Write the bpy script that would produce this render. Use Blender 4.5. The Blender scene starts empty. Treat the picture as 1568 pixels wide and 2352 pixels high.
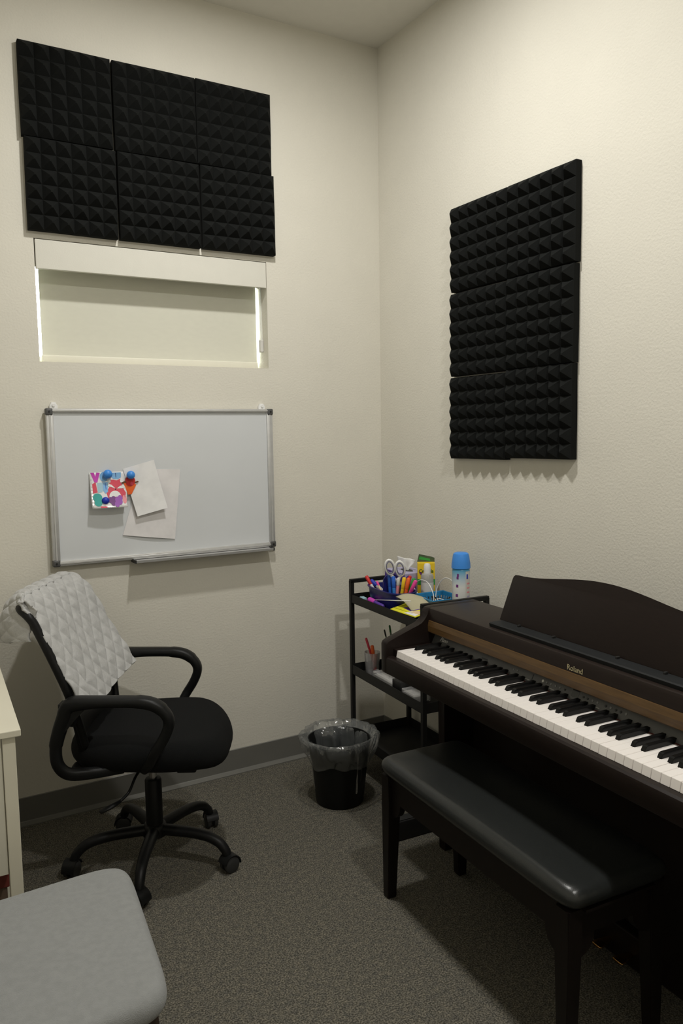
import bpy, bmesh, math, random
from mathutils import Vector, Matrix, noise
random.seed(7)
R = math.radians
S = bpy.context.scene
COL = S.collection

# ------------------------------------------------------------------ camera
YAW, PITCH, ROLL = R(59.728), R(5.665), R(-0.888)
fwd = Vector((math.cos(YAW)*math.cos(PITCH), math.sin(YAW)*math.cos(PITCH), -math.sin(PITCH)))
rt0 = Vector((math.sin(YAW), -math.cos(YAW), 0)); up0 = rt0.cross(fwd)
rt = rt0*math.cos(ROLL) + up0*math.sin(ROLL); up = -rt0*math.sin(ROLL) + up0*math.cos(ROLL)
cam = bpy.data.cameras.new('camera'); cam_o = bpy.data.objects.new('camera', cam); COL.objects.link(cam_o)
mw = Matrix((rt, up, -fwd)).transposed().to_4x4(); mw.translation = Vector((-1.9269, -2.9424, 1.3878))
cam_o.matrix_world = mw
cam.sensor_fit = 'VERTICAL'; cam.sensor_height = 36; cam.lens = 1809.86/2352*36
cam.clip_start = 0.02
S.camera = cam_o

# ------------------------------------------------------------------ light
w = bpy.data.worlds.new('sky'); S.world = w; w.use_nodes = True
bg = w.node_tree.nodes['Background']; bg.inputs[0].default_value = (0.88, 0.95, 0.86, 1); bg.inputs[1].default_value = 15.0

LIGHT_POS = [(-0.9, -1.0), (-0.9, -2.6)]
LIGHT_W = [23, 27]
for i, (x, y) in enumerate(LIGHT_POS):
    ld = bpy.data.lights.new('ceiling_lamp', 'AREA'); ld.shape = 'DISK'; ld.size = 0.11; ld.energy = LIGHT_W[i]
    ld.color = (1.0, 0.980, 0.930)
    lo = bpy.data.objects.new('ceiling_lamp_light', ld); COL.objects.link(lo); lo.location = (x, y, 2.992)

S.view_settings.view_transform = 'Standard'; S.view_settings.look = 'None'
S.view_settings.exposure = 0.0; S.view_settings.gamma = 1; S.view_settings.use_curve_mapping = False

# ------------------------------------------------------------------ materials
def mat(name, col, rough=0.5, metal=0.0, var=0.0, vscale=20.0, bump=0.0, bscale=200.0, spec=0.5, coat=0.0,
        col2=None, trans=0.0, alpha=1.0, emis=None, detail=3, stretch=None, sheen=0.0):
    m = bpy.data.materials.new(name); m.use_nodes = True
    nt = m.node_tree; b = nt.nodes['Principled BSDF']
    b.inputs['Base Color'].default_value = (*col, 1); b.inputs['Roughness'].default_value = rough
    b.inputs['Metallic'].default_value = metal; b.inputs['Specular IOR Level'].default_value = spec
    b.inputs['Coat Weight'].default_value = coat
    b.inputs['Transmission Weight'].default_value = trans; b.inputs['Alpha'].default_value = alpha
    if sheen: b.inputs['Sheen Weight'].default_value = sheen
    tc = nt.nodes.new('ShaderNodeTexCoord'); src = tc.outputs['Object']
    if stretch:
        mp = nt.nodes.new('ShaderNodeMapping'); mp.inputs['Scale'].default_value = stretch
        nt.links.new(src, mp.inputs[0]); src = mp.outputs[0]
    n = nt.nodes.new('ShaderNodeTexNoise'); n.inputs['Scale'].default_value = vscale; n.inputs['Detail'].default_value = detail
    nt.links.new(src, n.inputs['Vector'])
    rp = nt.nodes.new('ShaderNodeValToRGB')
    c2 = col2 if col2 else tuple(min(1, c*(1+var)) for c in col)
    c1 = col if col2 else tuple(c*(1-var) for c in col)
    rp.color_ramp.elements[0].position = 0.35; rp.color_ramp.elements[1].position = 0.65
    rp.color_ramp.elements[0].color = (*c1, 1); rp.color_ramp.elements[1].color = (*c2, 1)
    nt.links.new(n.outputs['Fac'], rp.inputs[0]); nt.links.new(rp.outputs[0], b.inputs['Base Color'])
    if bump:
        n2 = nt.nodes.new('ShaderNodeTexNoise'); n2.inputs['Scale'].default_value = bscale; n2.inputs['Detail'].default_value = 2
        nt.links.new(src, n2.inputs['Vector'])
        bp = nt.nodes.new('ShaderNodeBump'); bp.inputs['Strength'].default_value = bump; bp.inputs['Distance'].default_value = 0.002
        nt.links.new(n2.outputs['Fac'], bp.inputs['Height']); nt.links.new(bp.outputs[0], b.inputs['Normal'])
    return m

M = {}
M['wall'] = mat('wall_paint', (0.68, 0.655, 0.58), 0.75, var=0.012, vscale=6, bump=0.5, bscale=130, spec=0.2)
M['ceil'] = mat('ceiling_paint', (0.72, 0.70, 0.64), 0.85, var=0.01, bump=0.4, bscale=120, spec=0.2)
M['base'] = mat('rubber_base', (0.15, 0.147, 0.132), 0.45, var=0.03, vscale=8)
M['foam'] = mat('foam', (0.0080, 0.0088, 0.0084), 0.95, var=0.12, vscale=300, bump=0.6, bscale=900, spec=0.15)
M['fascia'] = mat('fascia_paint', (0.66, 0.645, 0.58), 0.6, var=0.01, bump=0.15, bscale=300, spec=0.3)
M['white_frame'] = mat('vinyl_white', (0.80, 0.80, 0.77), 0.4, var=0.01)
M['board'] = mat('dry_erase_surface', (0.63, 0.65, 0.67), 0.28, var=0.012, vscale=5, spec=0.45)
M['alu'] = mat('aluminium', (0.56, 0.56, 0.555), 0.42, metal=0.45, var=0.04, vscale=30)
M['darkplastic'] = mat('dark_plastic', (0.030, 0.030, 0.030), 0.45, var=0.05, spec=0.3)
M['capgrey'] = mat('cap_grey', (0.075, 0.075, 0.075), 0.45, var=0.05)
M['piano'] = mat('rosewood_laminate', (0.0100, 0.0064, 0.0054), 0.40, col2=(0.0125, 0.0080, 0.0066), vscale=30, stretch=(1, 9, 9), spec=0.16)
M['piano_top_lit'] = mat('rosewood_top_lit', (0.0150, 0.0100, 0.0085), 0.38, col2=(0.018, 0.0122, 0.010), vscale=30, stretch=(1, 9, 9), spec=0.22)  # lighter copy of the laminate, overhead light painted into the top cabinet's colour
M['wood'] = mat('walnut_strip', (0.070, 0.037, 0.012), 0.38, col2=(0.098, 0.053, 0.017), vscale=25, stretch=(0.6, 8, 8))
M['panelgrey'] = mat('panel_grey', (0.066, 0.067, 0.065), 0.42, var=0.05, vscale=60)
M['keywhite'] = mat('key_white', (0.80, 0.76, 0.73), 0.32, var=0.01)
M['keyblack'] = mat('key_black', (0.006, 0.006, 0.006), 0.30, var=0.1, spec=0.2)
M['felt'] = mat('red_felt', (0.07, 0.006, 0.006), 0.95, var=0.1, vscale=200)
M['gold'] = mat('gold_print', (0.52, 0.46, 0.28), 0.4, metal=0.3, var=0.02)
M['print'] = mat('grey_print', (0.26, 0.26, 0.25), 0.6, var=0.03)
M['button'] = mat('button_grey', (0.16, 0.16, 0.155), 0.35, var=0.05)
M['button_w'] = mat('button_white', (0.62, 0.62, 0.58), 0.35, var=0.03)
M['glassblack'] = mat('display_black', (0.004, 0.006, 0.006), 0.15, var=0.05)
M['brass'] = mat('brass', (0.55, 0.30, 0.10), 0.25, metal=1.0, var=0.05)
M['vinyl'] = mat('black_vinyl', (0.0165, 0.0180, 0.0175), 0.29, var=0.05, vscale=80, bump=0.10, bscale=500, spec=0.42)
M['ebony'] = mat('ebony_wood', (0.0075, 0.0050, 0.0040), 0.5, var=0.12, vscale=40, stretch=(6, 6, 1), spec=0.2)
M['cartmetal'] = mat('black_powder_coat', (0.0100, 0.0100, 0.0093), 0.5, var=0.06, vscale=200, spec=0.22)
M['chairplastic'] = mat('chair_black_plastic', (0.0070, 0.0073, 0.0075), 0.42, var=0.08, vscale=120, bump=0.08, bscale=700, spec=0.22)
M['chairfabric'] = mat('chair_black_fabric', (0.0040, 0.0043, 0.0045), 0.95, var=0.15, vscale=400, bump=0.5, bscale=900, spec=0.2)
M['chrome'] = mat('chrome', (0.5, 0.5, 0.5), 0.25, metal=1.0, var=0.02)
M['blanket'] = mat('grey_plush', (0.38, 0.38, 0.375), 0.95, col2=(0.46, 0.46, 0.455), vscale=35, bump=0.5, bscale=300, sheen=0.15, detail=5)
M['desk'] = mat('cream_lacquer', (0.66, 0.63, 0.52), 0.42, var=0.015, vscale=10)
M['desk_inner'] = mat('cream_panel', (0.60, 0.58, 0.49), 0.5, var=0.015, vscale=10)
M['stool'] = mat('light_grey_linen', (0.225, 0.232, 0.232), 0.95, var=0.05, vscale=70, bump=0.5, bscale=600, sheen=0.15, detail=5)
M['darkwood'] = mat('dark_brown_wood', (0.030, 0.018, 0.013), 0.5, var=0.15, vscale=30, stretch=(6, 6, 1))
M['redbox'] = mat('dark_red_card', (0.14, 0.022, 0.014), 0.6, var=0.1)
M['tan'] = mat('brown_card', (0.115, 0.075, 0.05), 0.7, var=0.1)
M['binblack'] = mat('bin_plastic', (0.007, 0.0075, 0.007), 0.5, var=0.08, spec=0.2)
def flat(name, c, rough=0.5, **k):
    M[name] = mat(name, c, rough, var=0.04, **k)
flat('navy', (0.012, 0.014, 0.13), 0.35); flat('blue', (0.02, 0.12, 0.55)); flat('skyblue', (0.045, 0.25, 0.72), 0.4)
flat('basketblue', (0.02, 0.20, 0.42), 0.4); flat('red', (0.55, 0.02, 0.02)); flat('orange', (0.80, 0.13, 0.02))
flat('yellow', (0.80, 0.55, 0.02)); flat('green', (0.03, 0.30, 0.05)); flat('pink', (0.78, 0.06, 0.32)); flat('magenta', (0.55, 0.05, 0.45))
flat('purple', (0.085, 0.035, 0.30)); flat('lilac', (0.40, 0.38, 0.55)); flat('white', (0.75, 0.75, 0.74)); flat('offwhite', (0.62, 0.61, 0.58))
flat('teal', (0.01, 0.33, 0.30)); flat('plum', (0.15, 0.03, 0.20)); flat('violet', (0.30, 0.08, 0.42)); flat('rose', (0.62, 0.05, 0.09))
flat('lightblue', (0.20, 0.42, 0.70)); flat('paleblue', (0.33, 0.52, 0.62)); flat('kraft', (0.40, 0.37, 0.25), 0.8); M['paper'] = mat('paper', (0.74, 0.735, 0.735), 0.8, var=0.05, vscale=25)
M['paper2'] = mat('paper2', (0.72, 0.70, 0.705), 0.8, var=0.05, vscale=22); flat('black', (0.01, 0.01, 0.01), 0.5); flat('darkgreen', (0.012, 0.10, 0.015)); flat('greygreen', (0.06, 0.09, 0.05))
flat('cream', (0.68, 0.50, 0.30)); flat('scissor_grey', (0.16, 0.16, 0.26)); flat('steel', (0.5, 0.5, 0.52), 0.3, metal=0.8); flat('brightyellow', (0.75, 0.72, 0.03))
flat('coral', (0.80, 0.30, 0.34)); flat('brownline', (0.12, 0.05, 0.02)); flat('cobalt', (0.01, 0.03, 0.42))

def carpet():
    m = bpy.data.materials.new('carpet'); m.use_nodes = True; nt = m.node_tree; b = nt.nodes['Principled BSDF']
    b.inputs['Roughness'].default_value = 1; b.inputs['Specular IOR Level'].default_value = 0.1
    tc = nt.nodes.new('ShaderNodeTexCoord')
    n = nt.nodes.new('ShaderNodeTexNoise'); n.inputs['Scale'].default_value = 240; n.inputs['Detail'].default_value = 3
    n2 = nt.nodes.new('ShaderNodeTexNoise'); n2.inputs['Scale'].default_value = 60; n2.inputs['Detail'].default_value = 2
    rp = nt.nodes.new('ShaderNodeValToRGB'); e = rp.color_ramp.elements
    e[0].position = 0.38; e[0].color = (0.060, 0.057, 0.046, 1); e[1].position = 0.64; e[1].color = (0.205, 0.193, 0.160, 1)
    x = e.new(0.5); x.color = (0.115, 0.112, 0.094, 1)
    mx = nt.nodes.new('ShaderNodeMix'); mx.data_type = 'RGBA'; mx.blend_type = 'MULTIPLY'; mx.inputs[0].default_value = 1
    rp2 = nt.nodes.new('ShaderNodeValToRGB'); rp2.color_ramp.elements[0].color = (0.75, 0.75, 0.78, 1); rp2.color_ramp.elements[1].color = (1.15, 1.1, 1.05, 1)
    rp2.color_ramp.elements[0].position = 0.3; rp2.color_ramp.elements[1].position = 0.7
    for q in (n, n2): nt.links.new(tc.outputs['Object'], q.inputs['Vector'])
    nt.links.new(n.outputs['Fac'], rp.inputs[0]); nt.links.new(n2.outputs['Fac'], rp2.inputs[0])
    nt.links.new(rp.outputs[0], mx.inputs[6]); nt.links.new(rp2.outputs[0], mx.inputs[7]); nt.links.new(mx.outputs[2], b.inputs['Base Color'])
    bp = nt.nodes.new('ShaderNodeBump'); bp.inputs['Strength'].default_value = 0.7; bp.inputs['Distance'].default_value = 0.004
    nt.links.new(n.outputs['Fac'], bp.inputs['Height']); nt.links.new(bp.outputs[0], b.inputs['Normal'])
    return m
M['carpet'] = carpet()

def thin(name, col, tr, glossy=0.1, rough=0.1, translucent=0.0):
    """thin sheet: mixes see-through, diffuse, translucent and gloss"""
    m = bpy.data.materials.new(name); m.use_nodes = True; nt = m.node_tree; nt.nodes.clear()
    o = nt.nodes.new('ShaderNodeOutputMaterial'); t = nt.nodes.new('ShaderNodeBsdfTransparent'); d = nt.nodes.new('ShaderNodeBsdfDiffuse')
    tl = nt.nodes.new('ShaderNodeBsdfTranslucent'); g = nt.nodes.new('ShaderNodeBsdfGlossy'); g.inputs['Roughness'].default_value = rough
    n = nt.nodes.new('ShaderNodeTexNoise'); n.inputs['Scale'].default_value = 25
    rp = nt.nodes.new('ShaderNodeValToRGB'); rp.color_ramp.elements[0].color = (*[c*0.93 for c in col], 1); rp.color_ramp.elements[1].color = (*col, 1)
    nt.links.new(n.outputs['Fac'], rp.inputs[0]); nt.links.new(rp.outputs[0], d.inputs[0]); nt.links.new(rp.outputs[0], tl.inputs[0])
    m1 = nt.nodes.new('ShaderNodeMixShader'); m1.inputs[0].default_value = translucent
    nt.links.new(d.outputs[0], m1.inputs[1]); nt.links.new(tl.outputs[0], m1.inputs[2])
    m2 = nt.nodes.new('ShaderNodeMixShader'); m2.inputs[0].default_value = tr
    nt.links.new(m1.outputs[0], m2.inputs[1]); nt.links.new(t.outputs[0], m2.inputs[2])
    m3 = nt.nodes.new('ShaderNodeMixShader')
    if glossy > 0:
        lw = nt.nodes.new('ShaderNodeLayerWeight'); lw.inputs[0].default_value = 0.35
        mm = nt.nodes.new('ShaderNodeMath'); mm.operation = 'MULTIPLY_ADD'; mm.inputs[1].default_value = 0.5; mm.inputs[2].default_value = glossy
        nt.links.new(lw.outputs['Fresnel'], mm.inputs[0]); nt.links.new(mm.outputs[0], m3.inputs[0])
    else: m3.inputs[0].default_value = 0
    nt.links.new(m2.outputs[0], m3.inputs[1]); nt.links.new(g.outputs[0], m3.inputs[2]); nt.links.new(m3.outputs[0], o.inputs[0])
    return m
M['shade'] = thin('shade_fabric', (0.70, 0.69, 0.60), 0.0, glossy=0, translucent=0.05)
M['liner'] = thin('clear_bag_film', (0.55, 0.58, 0.58), 0.88, glossy=0.055, rough=0.10)
def crinkle(m, sc=9, st=1.0):
    nt = m.node_tree; n = nt.nodes.new('ShaderNodeTexNoise'); n.inputs['Scale'].default_value = sc; n.inputs['Detail'].default_value = 1.5; n.inputs['Distortion'].default_value = 1.2
    tc = nt.nodes.new('ShaderNodeTexCoord'); mp = nt.nodes.new('ShaderNodeMapping'); mp.inputs['Scale'].default_value = (2.2, 2.2, 0.5)
    nt.links.new(tc.outputs['Object'], mp.inputs[0]); nt.links.new(mp.outputs[0], n.inputs['Vector'])
    bp = nt.nodes.new('ShaderNodeBump'); bp.inputs['Strength'].default_value = st; bp.inputs['Distance'].default_value = 0.02; nt.links.new(n.outputs['Fac'], bp.inputs['Height'])
    for q in nt.nodes:
        if q.type in ('BSDF_GLOSSY', 'BSDF_DIFFUSE'): nt.links.new(bp.outputs[0], q.inputs['Normal'])
crinkle(M['liner'])
M['clear'] = thin('clear_plastic', (0.7, 0.7, 0.72), 0.72, glossy=0.10, rough=0.08)
M['glass'] = thin('window_glass', (0.9, 0.95, 0.92), 0.97, glossy=0.03, rough=0.02)
M['mesh'] = thin('mesh_fabric', (0.006, 0.006, 0.0065), 0.10, glossy=0, rough=0.5)
M['frost'] = thin('frosted_bottle', (0.60, 0.60, 0.59), 0.25, glossy=0.08, rough=0.25, translucent=0.3)

# ------------------------------------------------------------------ helpers
def obj(name, bm, m, parent=None, smooth=False, loc=None, rot=None):
    if isinstance(bm, bmesh.types.BMesh):
        bmesh.ops.recalc_face_normals(bm, faces=bm.faces)
        me = bpy.data.meshes.new(name); bm.to_mesh(me); bm.free()
    else: me = bm
    if smooth is True:
        for p in me.polygons: p.use_smooth = True
    elif smooth:
        for p in me.polygons: p.use_smooth = True
        me.set_sharp_from_angle(angle=R(smooth))
    if m is not None and not me.materials: me.materials.append(M[m] if isinstance(m, str) else m)
    o = bpy.data.objects.new(name, me); COL.objects.link(o)
    if parent: o.parent = parent
    if loc: o.location = loc
    if rot: o.rotation_euler = rot
    return o
def tag(o, label, cat, group=None):
    o['label'] = label; o['category'] = cat
    if group: o['group'] = group
    return o
def thing(name, label, cat, loc=(0, 0, 0), rotz=0, group=None, rot=None):
    o = bpy.data.objects.new(name, None); COL.objects.link(o); o.location = loc; o.rotation_euler = rot if rot else (0, 0, rotz)
    o.empty_display_size = 0.05
    return tag(o, label, cat, group)
def struct(name, bm, m, parent=None, smooth=False):
    o = obj(name, bm, m, parent, smooth)
    if not parent: o['kind'] = 'structure'
    return o
def B(): return bmesh.new()
def box(bm, x0, x1, y0, y1, z0, z1, bev=0.0, seg=2, M4=None):
    r = bmesh.ops.create_cube(bm, size=1)
    vs = r['verts']
    for v in vs: v.co = Vector(((x0+x1)/2+v.co.x*(x1-x0), (y0+y1)/2+v.co.y*(y1-y0), (z0+z1)/2+v.co.z*(z1-z0)))
    if bev > 0:
        es = list({e for v in vs for e in v.link_edges})
        r2 = bmesh.ops.bevel(bm, geom=es, offset=bev, segments=seg, affect='EDGES', profile=0.5)
        vs = list({v for f in r2['faces'] for v in f.verts} | {v for v in vs if v.is_valid})
    if M4 is not None: bmesh.ops.transform(bm, matrix=M4, verts=[v for v in vs if v.is_valid])
    return bm
def prism(bm, pts, a0, a1, ax='x', bev=0.0):
    """extrude the outline pts; ax = axis of extrusion: 'x' -> pts are (y,z), 'y' -> (x,z), 'z' -> (x,y)"""
    f = {'x': lambda p, a: (a, p[0], p[1]), 'y': lambda p, a: (p[0], a, p[1]), 'z': lambda p, a: (p[0], p[1], a)}[ax]
    v0 = [bm.verts.new(f(p, a0)) for p in pts]; v1 = [bm.verts.new(f(p, a1)) for p in pts]
    n = len(pts); fs = [bm.faces.new(v0), bm.faces.new(list(reversed(v1)))]
    for i in range(n): bm.faces.new((v0[i], v0[(i+1) % n], v1[(i+1) % n], v1[i]))
    if bev > 0:
        es = list(fs[0].edges)+list(fs[1].edges)
        bmesh.ops.bevel(bm, geom=es, offset=bev, segments=2, affect='EDGES', profile=0.5)
    return bm
def lathe(bm, prof, n=32, c=(0, 0), fn=None, cap=False):
    rings = []
    for k, (r, z) in enumerate(prof):
        ring = []
        for i in range(n):
            a = 2*math.pi*i/n
            rr, zz = (r, z) if fn is None else fn(r, z, a, k)
            ring.append(bm.verts.new((c[0]+rr*math.cos(a), c[1]+rr*math.sin(a), zz)))
        rings.append(ring)
    for p, q in zip(rings, rings[1:]):
        for i in range(n): bm.faces.new((p[i], p[(i+1) % n], q[(i+1) % n], q[i]))
    if cap:
        bm.faces.new(list(reversed(rings[0]))); bm.faces.new(rings[-1])
    return bm
def smooth_path(pts, sub=6):
    P = [Vector(p) for p in pts]; out = []
    for i in range(len(P)-1):
        p0 = P[max(i-1, 0)]; p1 = P[i]; p2 = P[i+1]; p3 = P[min(i+2, len(P)-1)]
        for k in range(sub):
            t = k/sub
            out.append(0.5*((2*p1)+(-p0+p2)*t+(2*p0-5*p1+4*p2-p3)*t*t+(-p0+3*p1-3*p2+p3)*t**3))
    out.append(P[-1]); return out
def tube(bm, pts, r, n=10, ry=None, upv=(0, 0, 1), closed=False, power=1.0):
    """sweep an ellipse (r across, ry along up) down a path; r may be a list"""
    P = [Vector(p) for p in pts]; m = len(P); rings = []
    for i, p in enumerate(P):
        if closed: t = P[(i+1) % m]-P[i-1]
        else: t = P[min(i+1, m-1)]-P[max(i-1, 0)]
        t.normalize(); u = Vector(upv)
        s = t.cross(u)
        if s.length < 1e-4: s = t.cross(Vector((1, 0, 0)))
        s.normalize(); q = s.cross(t).normalized()
        ra = r[i] if isinstance(r, (list, tuple)) else r
        rb = ra if ry is None else (ry[i] if isinstance(ry, (list, tuple)) else ry)
        ring = []
        for k in range(n):
            a = 2*math.pi*k/n; c_, s_ = math.cos(a), math.sin(a)
            c_ = math.copysign(abs(c_)**power, c_); s_ = math.copysign(abs(s_)**power, s_)
            ring.append(bm.verts.new(p+s*(ra*c_)+q*(rb*s_)))
        rings.append(ring)
    for a, b in list(zip(rings, rings[1:])) + ([(rings[-1], rings[0])] if closed else []):
        for k in range(n): bm.faces.new((a[k], a[(k+1) % n], b[(k+1) % n], b[k]))
    if not closed:
        bm.faces.new(list(reversed(rings[0]))); bm.faces.new(rings[-1])
    return bm
def cyl(bm, p0, p1, r0, r1=None, n=12):
    return tube(bm, [p0, p1], [r0, r0 if r1 is None else r1], n)
def cushion(bm, hx, hy, z0, z1, crown=0.0, e=5.0, nu=48, nv=14, taper=None, round_=0.4):
    """pillow-like slab: superellipse outline, rounded side, crowned top"""
    h = (z1-z0)
    prof = []
    rr = min(h*0.5, 0.5*h)
    prof.append((0.0, 0.0)); prof.append((0.9, 0.0))
    for k in range(nv+1):
        a = -math.pi/2+math.pi*k/nv
        prof.append((1-round_*h+round_*h*math.cos(a), h*0.5+h*0.5*math.sin(a)) )
    for k in range(1, 9): prof.append(((1-round_*h)*(1-k/8), h))
    rings = []
    for r, z in prof:
        ring = []
        for i in range(nu):
            a = 2*math.pi*i/nu; c_, s_ = math.cos(a), math.sin(a)
            x = math.copysign(abs(c_)**(2/e), c_); y = math.copysign(abs(s_)**(2/e), s_)
            off = 0
            sx = hx*r if r <= (1-round_*h) else hx-(1-r)
            sy = hy*r if r <= (1-round_*h) else hy-(1-r)
            if r <= (1-round_*h): sx = (hx-round_*h)*r/(1-round_*h); sy = (hy-round_*h)*r/(1-round_*h)
            X, Y = sx*x, sy*y
            zz = z0+z
            if z >= h*0.5: zz += crown*(1-(abs(X)/hx)**2.2)*(1-(abs(Y)/hy)**2.2)
            if taper: X, Y = taper(X, Y)
            ring.append(bm.verts.new((X, Y, zz)))
        rings.append(ring)
    for p, q in zip(rings, rings[1:]):
        for i in range(nu): bm.faces.new((p[i], p[(i+1) % nu], q[(i+1) % nu], q[i]))
    bmesh.ops.remove_doubles(bm, verts=bm.verts, dist=1e-6)
    return bm
def sheet(bm, P, th=0.0008):
    """grid of points P[i][j] -> thin closed sheet"""
    nu, nv = len(P), len(P[0])
    nrm = [[None]*nv for _ in range(nu)]
    for i in range(nu):
        for j in range(nv):
            a = Vector(P[min(i+1, nu-1)][j])-Vector(P[max(i-1, 0)][j]); b = Vector(P[i][min(j+1, nv-1)])-Vector(P[i][max(j-1, 0)])
            nn = a.cross(b); nrm[i][j] = nn.normalized() if nn.length > 1e-12 else Vector((0, 0, 1))
    A = [[bm.verts.new(Vector(P[i][j])+nrm[i][j]*th/2) for j in range(nv)] for i in range(nu)]
    C_ = [[bm.verts.new(Vector(P[i][j])-nrm[i][j]*th/2) for j in range(nv)] for i in range(nu)]
    for i in range(nu-1):
        for j in range(nv-1):
            bm.faces.new((A[i][j], A[i+1][j], A[i+1][j+1], A[i][j+1])); bm.faces.new((C_[i][j], C_[i][j+1], C_[i+1][j+1], C_[i+1][j]))
    for i in range(nu-1):
        bm.faces.new((A[i][0], C_[i][0], C_[i+1][0], A[i+1][0])); bm.faces.new((A[i][-1], A[i+1][-1], C_[i+1][-1], C_[i][-1]))
    for j in range(nv-1):
        bm.faces.new((A[0][j], A[0][j+1], C_[0][j+1], C_[0][j])); bm.faces.new((A[-1][j], C_[-1][j], C_[-1][j+1], A[-1][j+1]))
    return bm
def text_mesh(s, size, depth=0.0004, bold=0.0, shear=0.0):
    cu = bpy.data.curves.new('t', 'FONT'); cu.body = s; cu.size = size; cu.extrude = depth; cu.align_x = 'CENTER'; cu.offset = bold; cu.shear = shear
    cu.resolution_u = 3
    t = bpy.data.objects.new('t', cu); COL.objects.link(t)
    me = bpy.data.meshes.new_from_object(t.evaluated_get(bpy.context.evaluated_depsgraph_get()))
    bpy.data.objects.remove(t); bpy.data.curves.remove(cu)
    return me

# ------------------------------------------------------------------ setting
XL, YB, H = -2.45, -3.75, 3.007
WX0, WX1, WZ0, WZ1 = -1.421, -0.541, 1.656, 2.077
b = B(); T = 0.16
for x0, x1, z0, z1 in ((XL-0.1, WX0, 0, H), (WX1, 0.1, 0, H), (WX0, WX1, 0, WZ0), (WX0, WX1, WZ1, H)):
    box(b, x0, x1, 0, T, z0, z1)
struct('wall_left', b, 'wall')
b = B(); box(b, 0, 0.1, YB-0.1, 0, 0, H); struct('wall_right', b, 'wall')
b = B(); box(b, XL-0.1, XL, YB-0.1, 0, 0, H); struct('wall_far_left', b, 'wall')
b = B(); box(b, XL, 0, YB-0.1, YB, 0, H); struct('wall_back', b, 'wall')
b = B(); box(b, XL-0.1, 0.1, YB-0.1, T, H, H+0.1); struct('ceiling', b, 'ceil')
b = B(); box(b, XL-0.1, 0.1, YB-0.1, T, -0.1, 0); struct('floor', b, 'carpet')
# rubber cove base: thin sheet with a flared toe
def cove(name, a0, a1, horiz):
    prof = [(0, 0), (-0.024, 0), (-0.024, 0.004), (-0.006, 0.010), (-0.004, 0.013), (-0.004, 0.098), (-0.002, 0.1), (0, 0.1)]
    b = B()
    if horiz: prism(b, prof, a0, a1, 'x')
    else: prism(b, prof, a0, a1, 'y')
    o = struct(name, b, 'base'); return o
cove('baseboard_left', XL, -0.0, True); cove('baseboard_right', YB, -0.0, False)

# window: frame, pane and sill behind the shade
b = B()
for x0, x1, z0, z1 in ((WX0, WX1, WZ0, WZ0+0.03), (WX0, WX1, WZ1-0.03, WZ1), (WX0, WX0+0.012, WZ0+0.03, WZ1-0.03), (WX1-0.012, WX1, WZ0+0.03, WZ1-0.03)):
    box(b, x0, x1, 0.118, 0.158, z0, z1, 0.002)
wf = struct('window_1', b, 'white_frame'); 
b = B(); box(b, WX0+0.004, WX1-0.004, 0.138, 0.142, WZ0+0.01, WZ1-0.01); obj('window_pane', b, 'glass', wf)
# ground outside, so that the window looks onto something real
b = B(); box(b, -30, 30, 0.4, 40, -0.3, -0.2); struct('ground_outside', b, mat('pale_gravel', (0.45, 0.46, 0.40), 0.9, var=0.1, vscale=3))

sh = thing('roller_shade', 'pale roller shade with square fascia drawn down over the narrow high window', 'window shade', (0, 0, 0))
b = B(); box(b, WX0+0.0035, WX1-0.0035, -0.004, 0.012, 1.974, WZ1-0.004, 0.0015); box(b, WX0+0.0035, WX1-0.0035, 0.012, 0.1, 2.066, WZ1-0.004); box(b, WX0+0.0035, WX0+0.006, 0.012, 0.1, 1.985, 2.066); box(b, WX1-0.006, WX1-0.0035, 0.012, 0.1, 1.985, 2.066)
obj('fascia', b, 'fascia', sh)
b = B(); cyl(b, (-1.39, 0.060, 2.03), (-0.556, 0.060, 2.03), 0.024, n=24); obj('roller_tube', b, 'offwhite', sh, 40)
b = B(); box(b, -1.396, -0.553, 0.0865, 0.0875, 1.675, 2.035); obj('shade_fabric', b, 'shade', sh)
b = B(); box(b, -1.398, -0.551, 0.080, 0.094, 1.657, 1.688, 0.004, 3); obj('hem_bar', b, mat('hem_ivory', (0.72, 0.70, 0.60), 0.5, var=0.01), sh, 40)
b = B()
for dx in (-0.005, 0.005): cyl(b, (-0.546+dx*0.6, 0.050, 1.74), (-0.546+dx*0.6, 0.060, 2.04), 0.0012, n=6)
obj('bead_chain', b, 'white', sh)
b = B(); box(b, -0.556, -0.5415, 0.040, 0.058, 1.725, 1.775, 0.003); obj('chain_clip', b, 'offwhite', sh)

# ------------------------------------------------------------------ ceiling downlights
for i, (x, y) in enumerate(LIGHT_POS):
    t = thing('ceiling_light', ['round recessed ceiling light nearest the window wall', 'round recessed ceiling light farther from the window wall'][i], 'ceiling light', (x, y, H))
    b = B(); lathe(b, [(0.060, -0.001), (0.060, -0.008), (0.085, -0.007), (0.090, -0.001)], 40); obj('trim_ring', b, 'white', t, 40)

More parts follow.
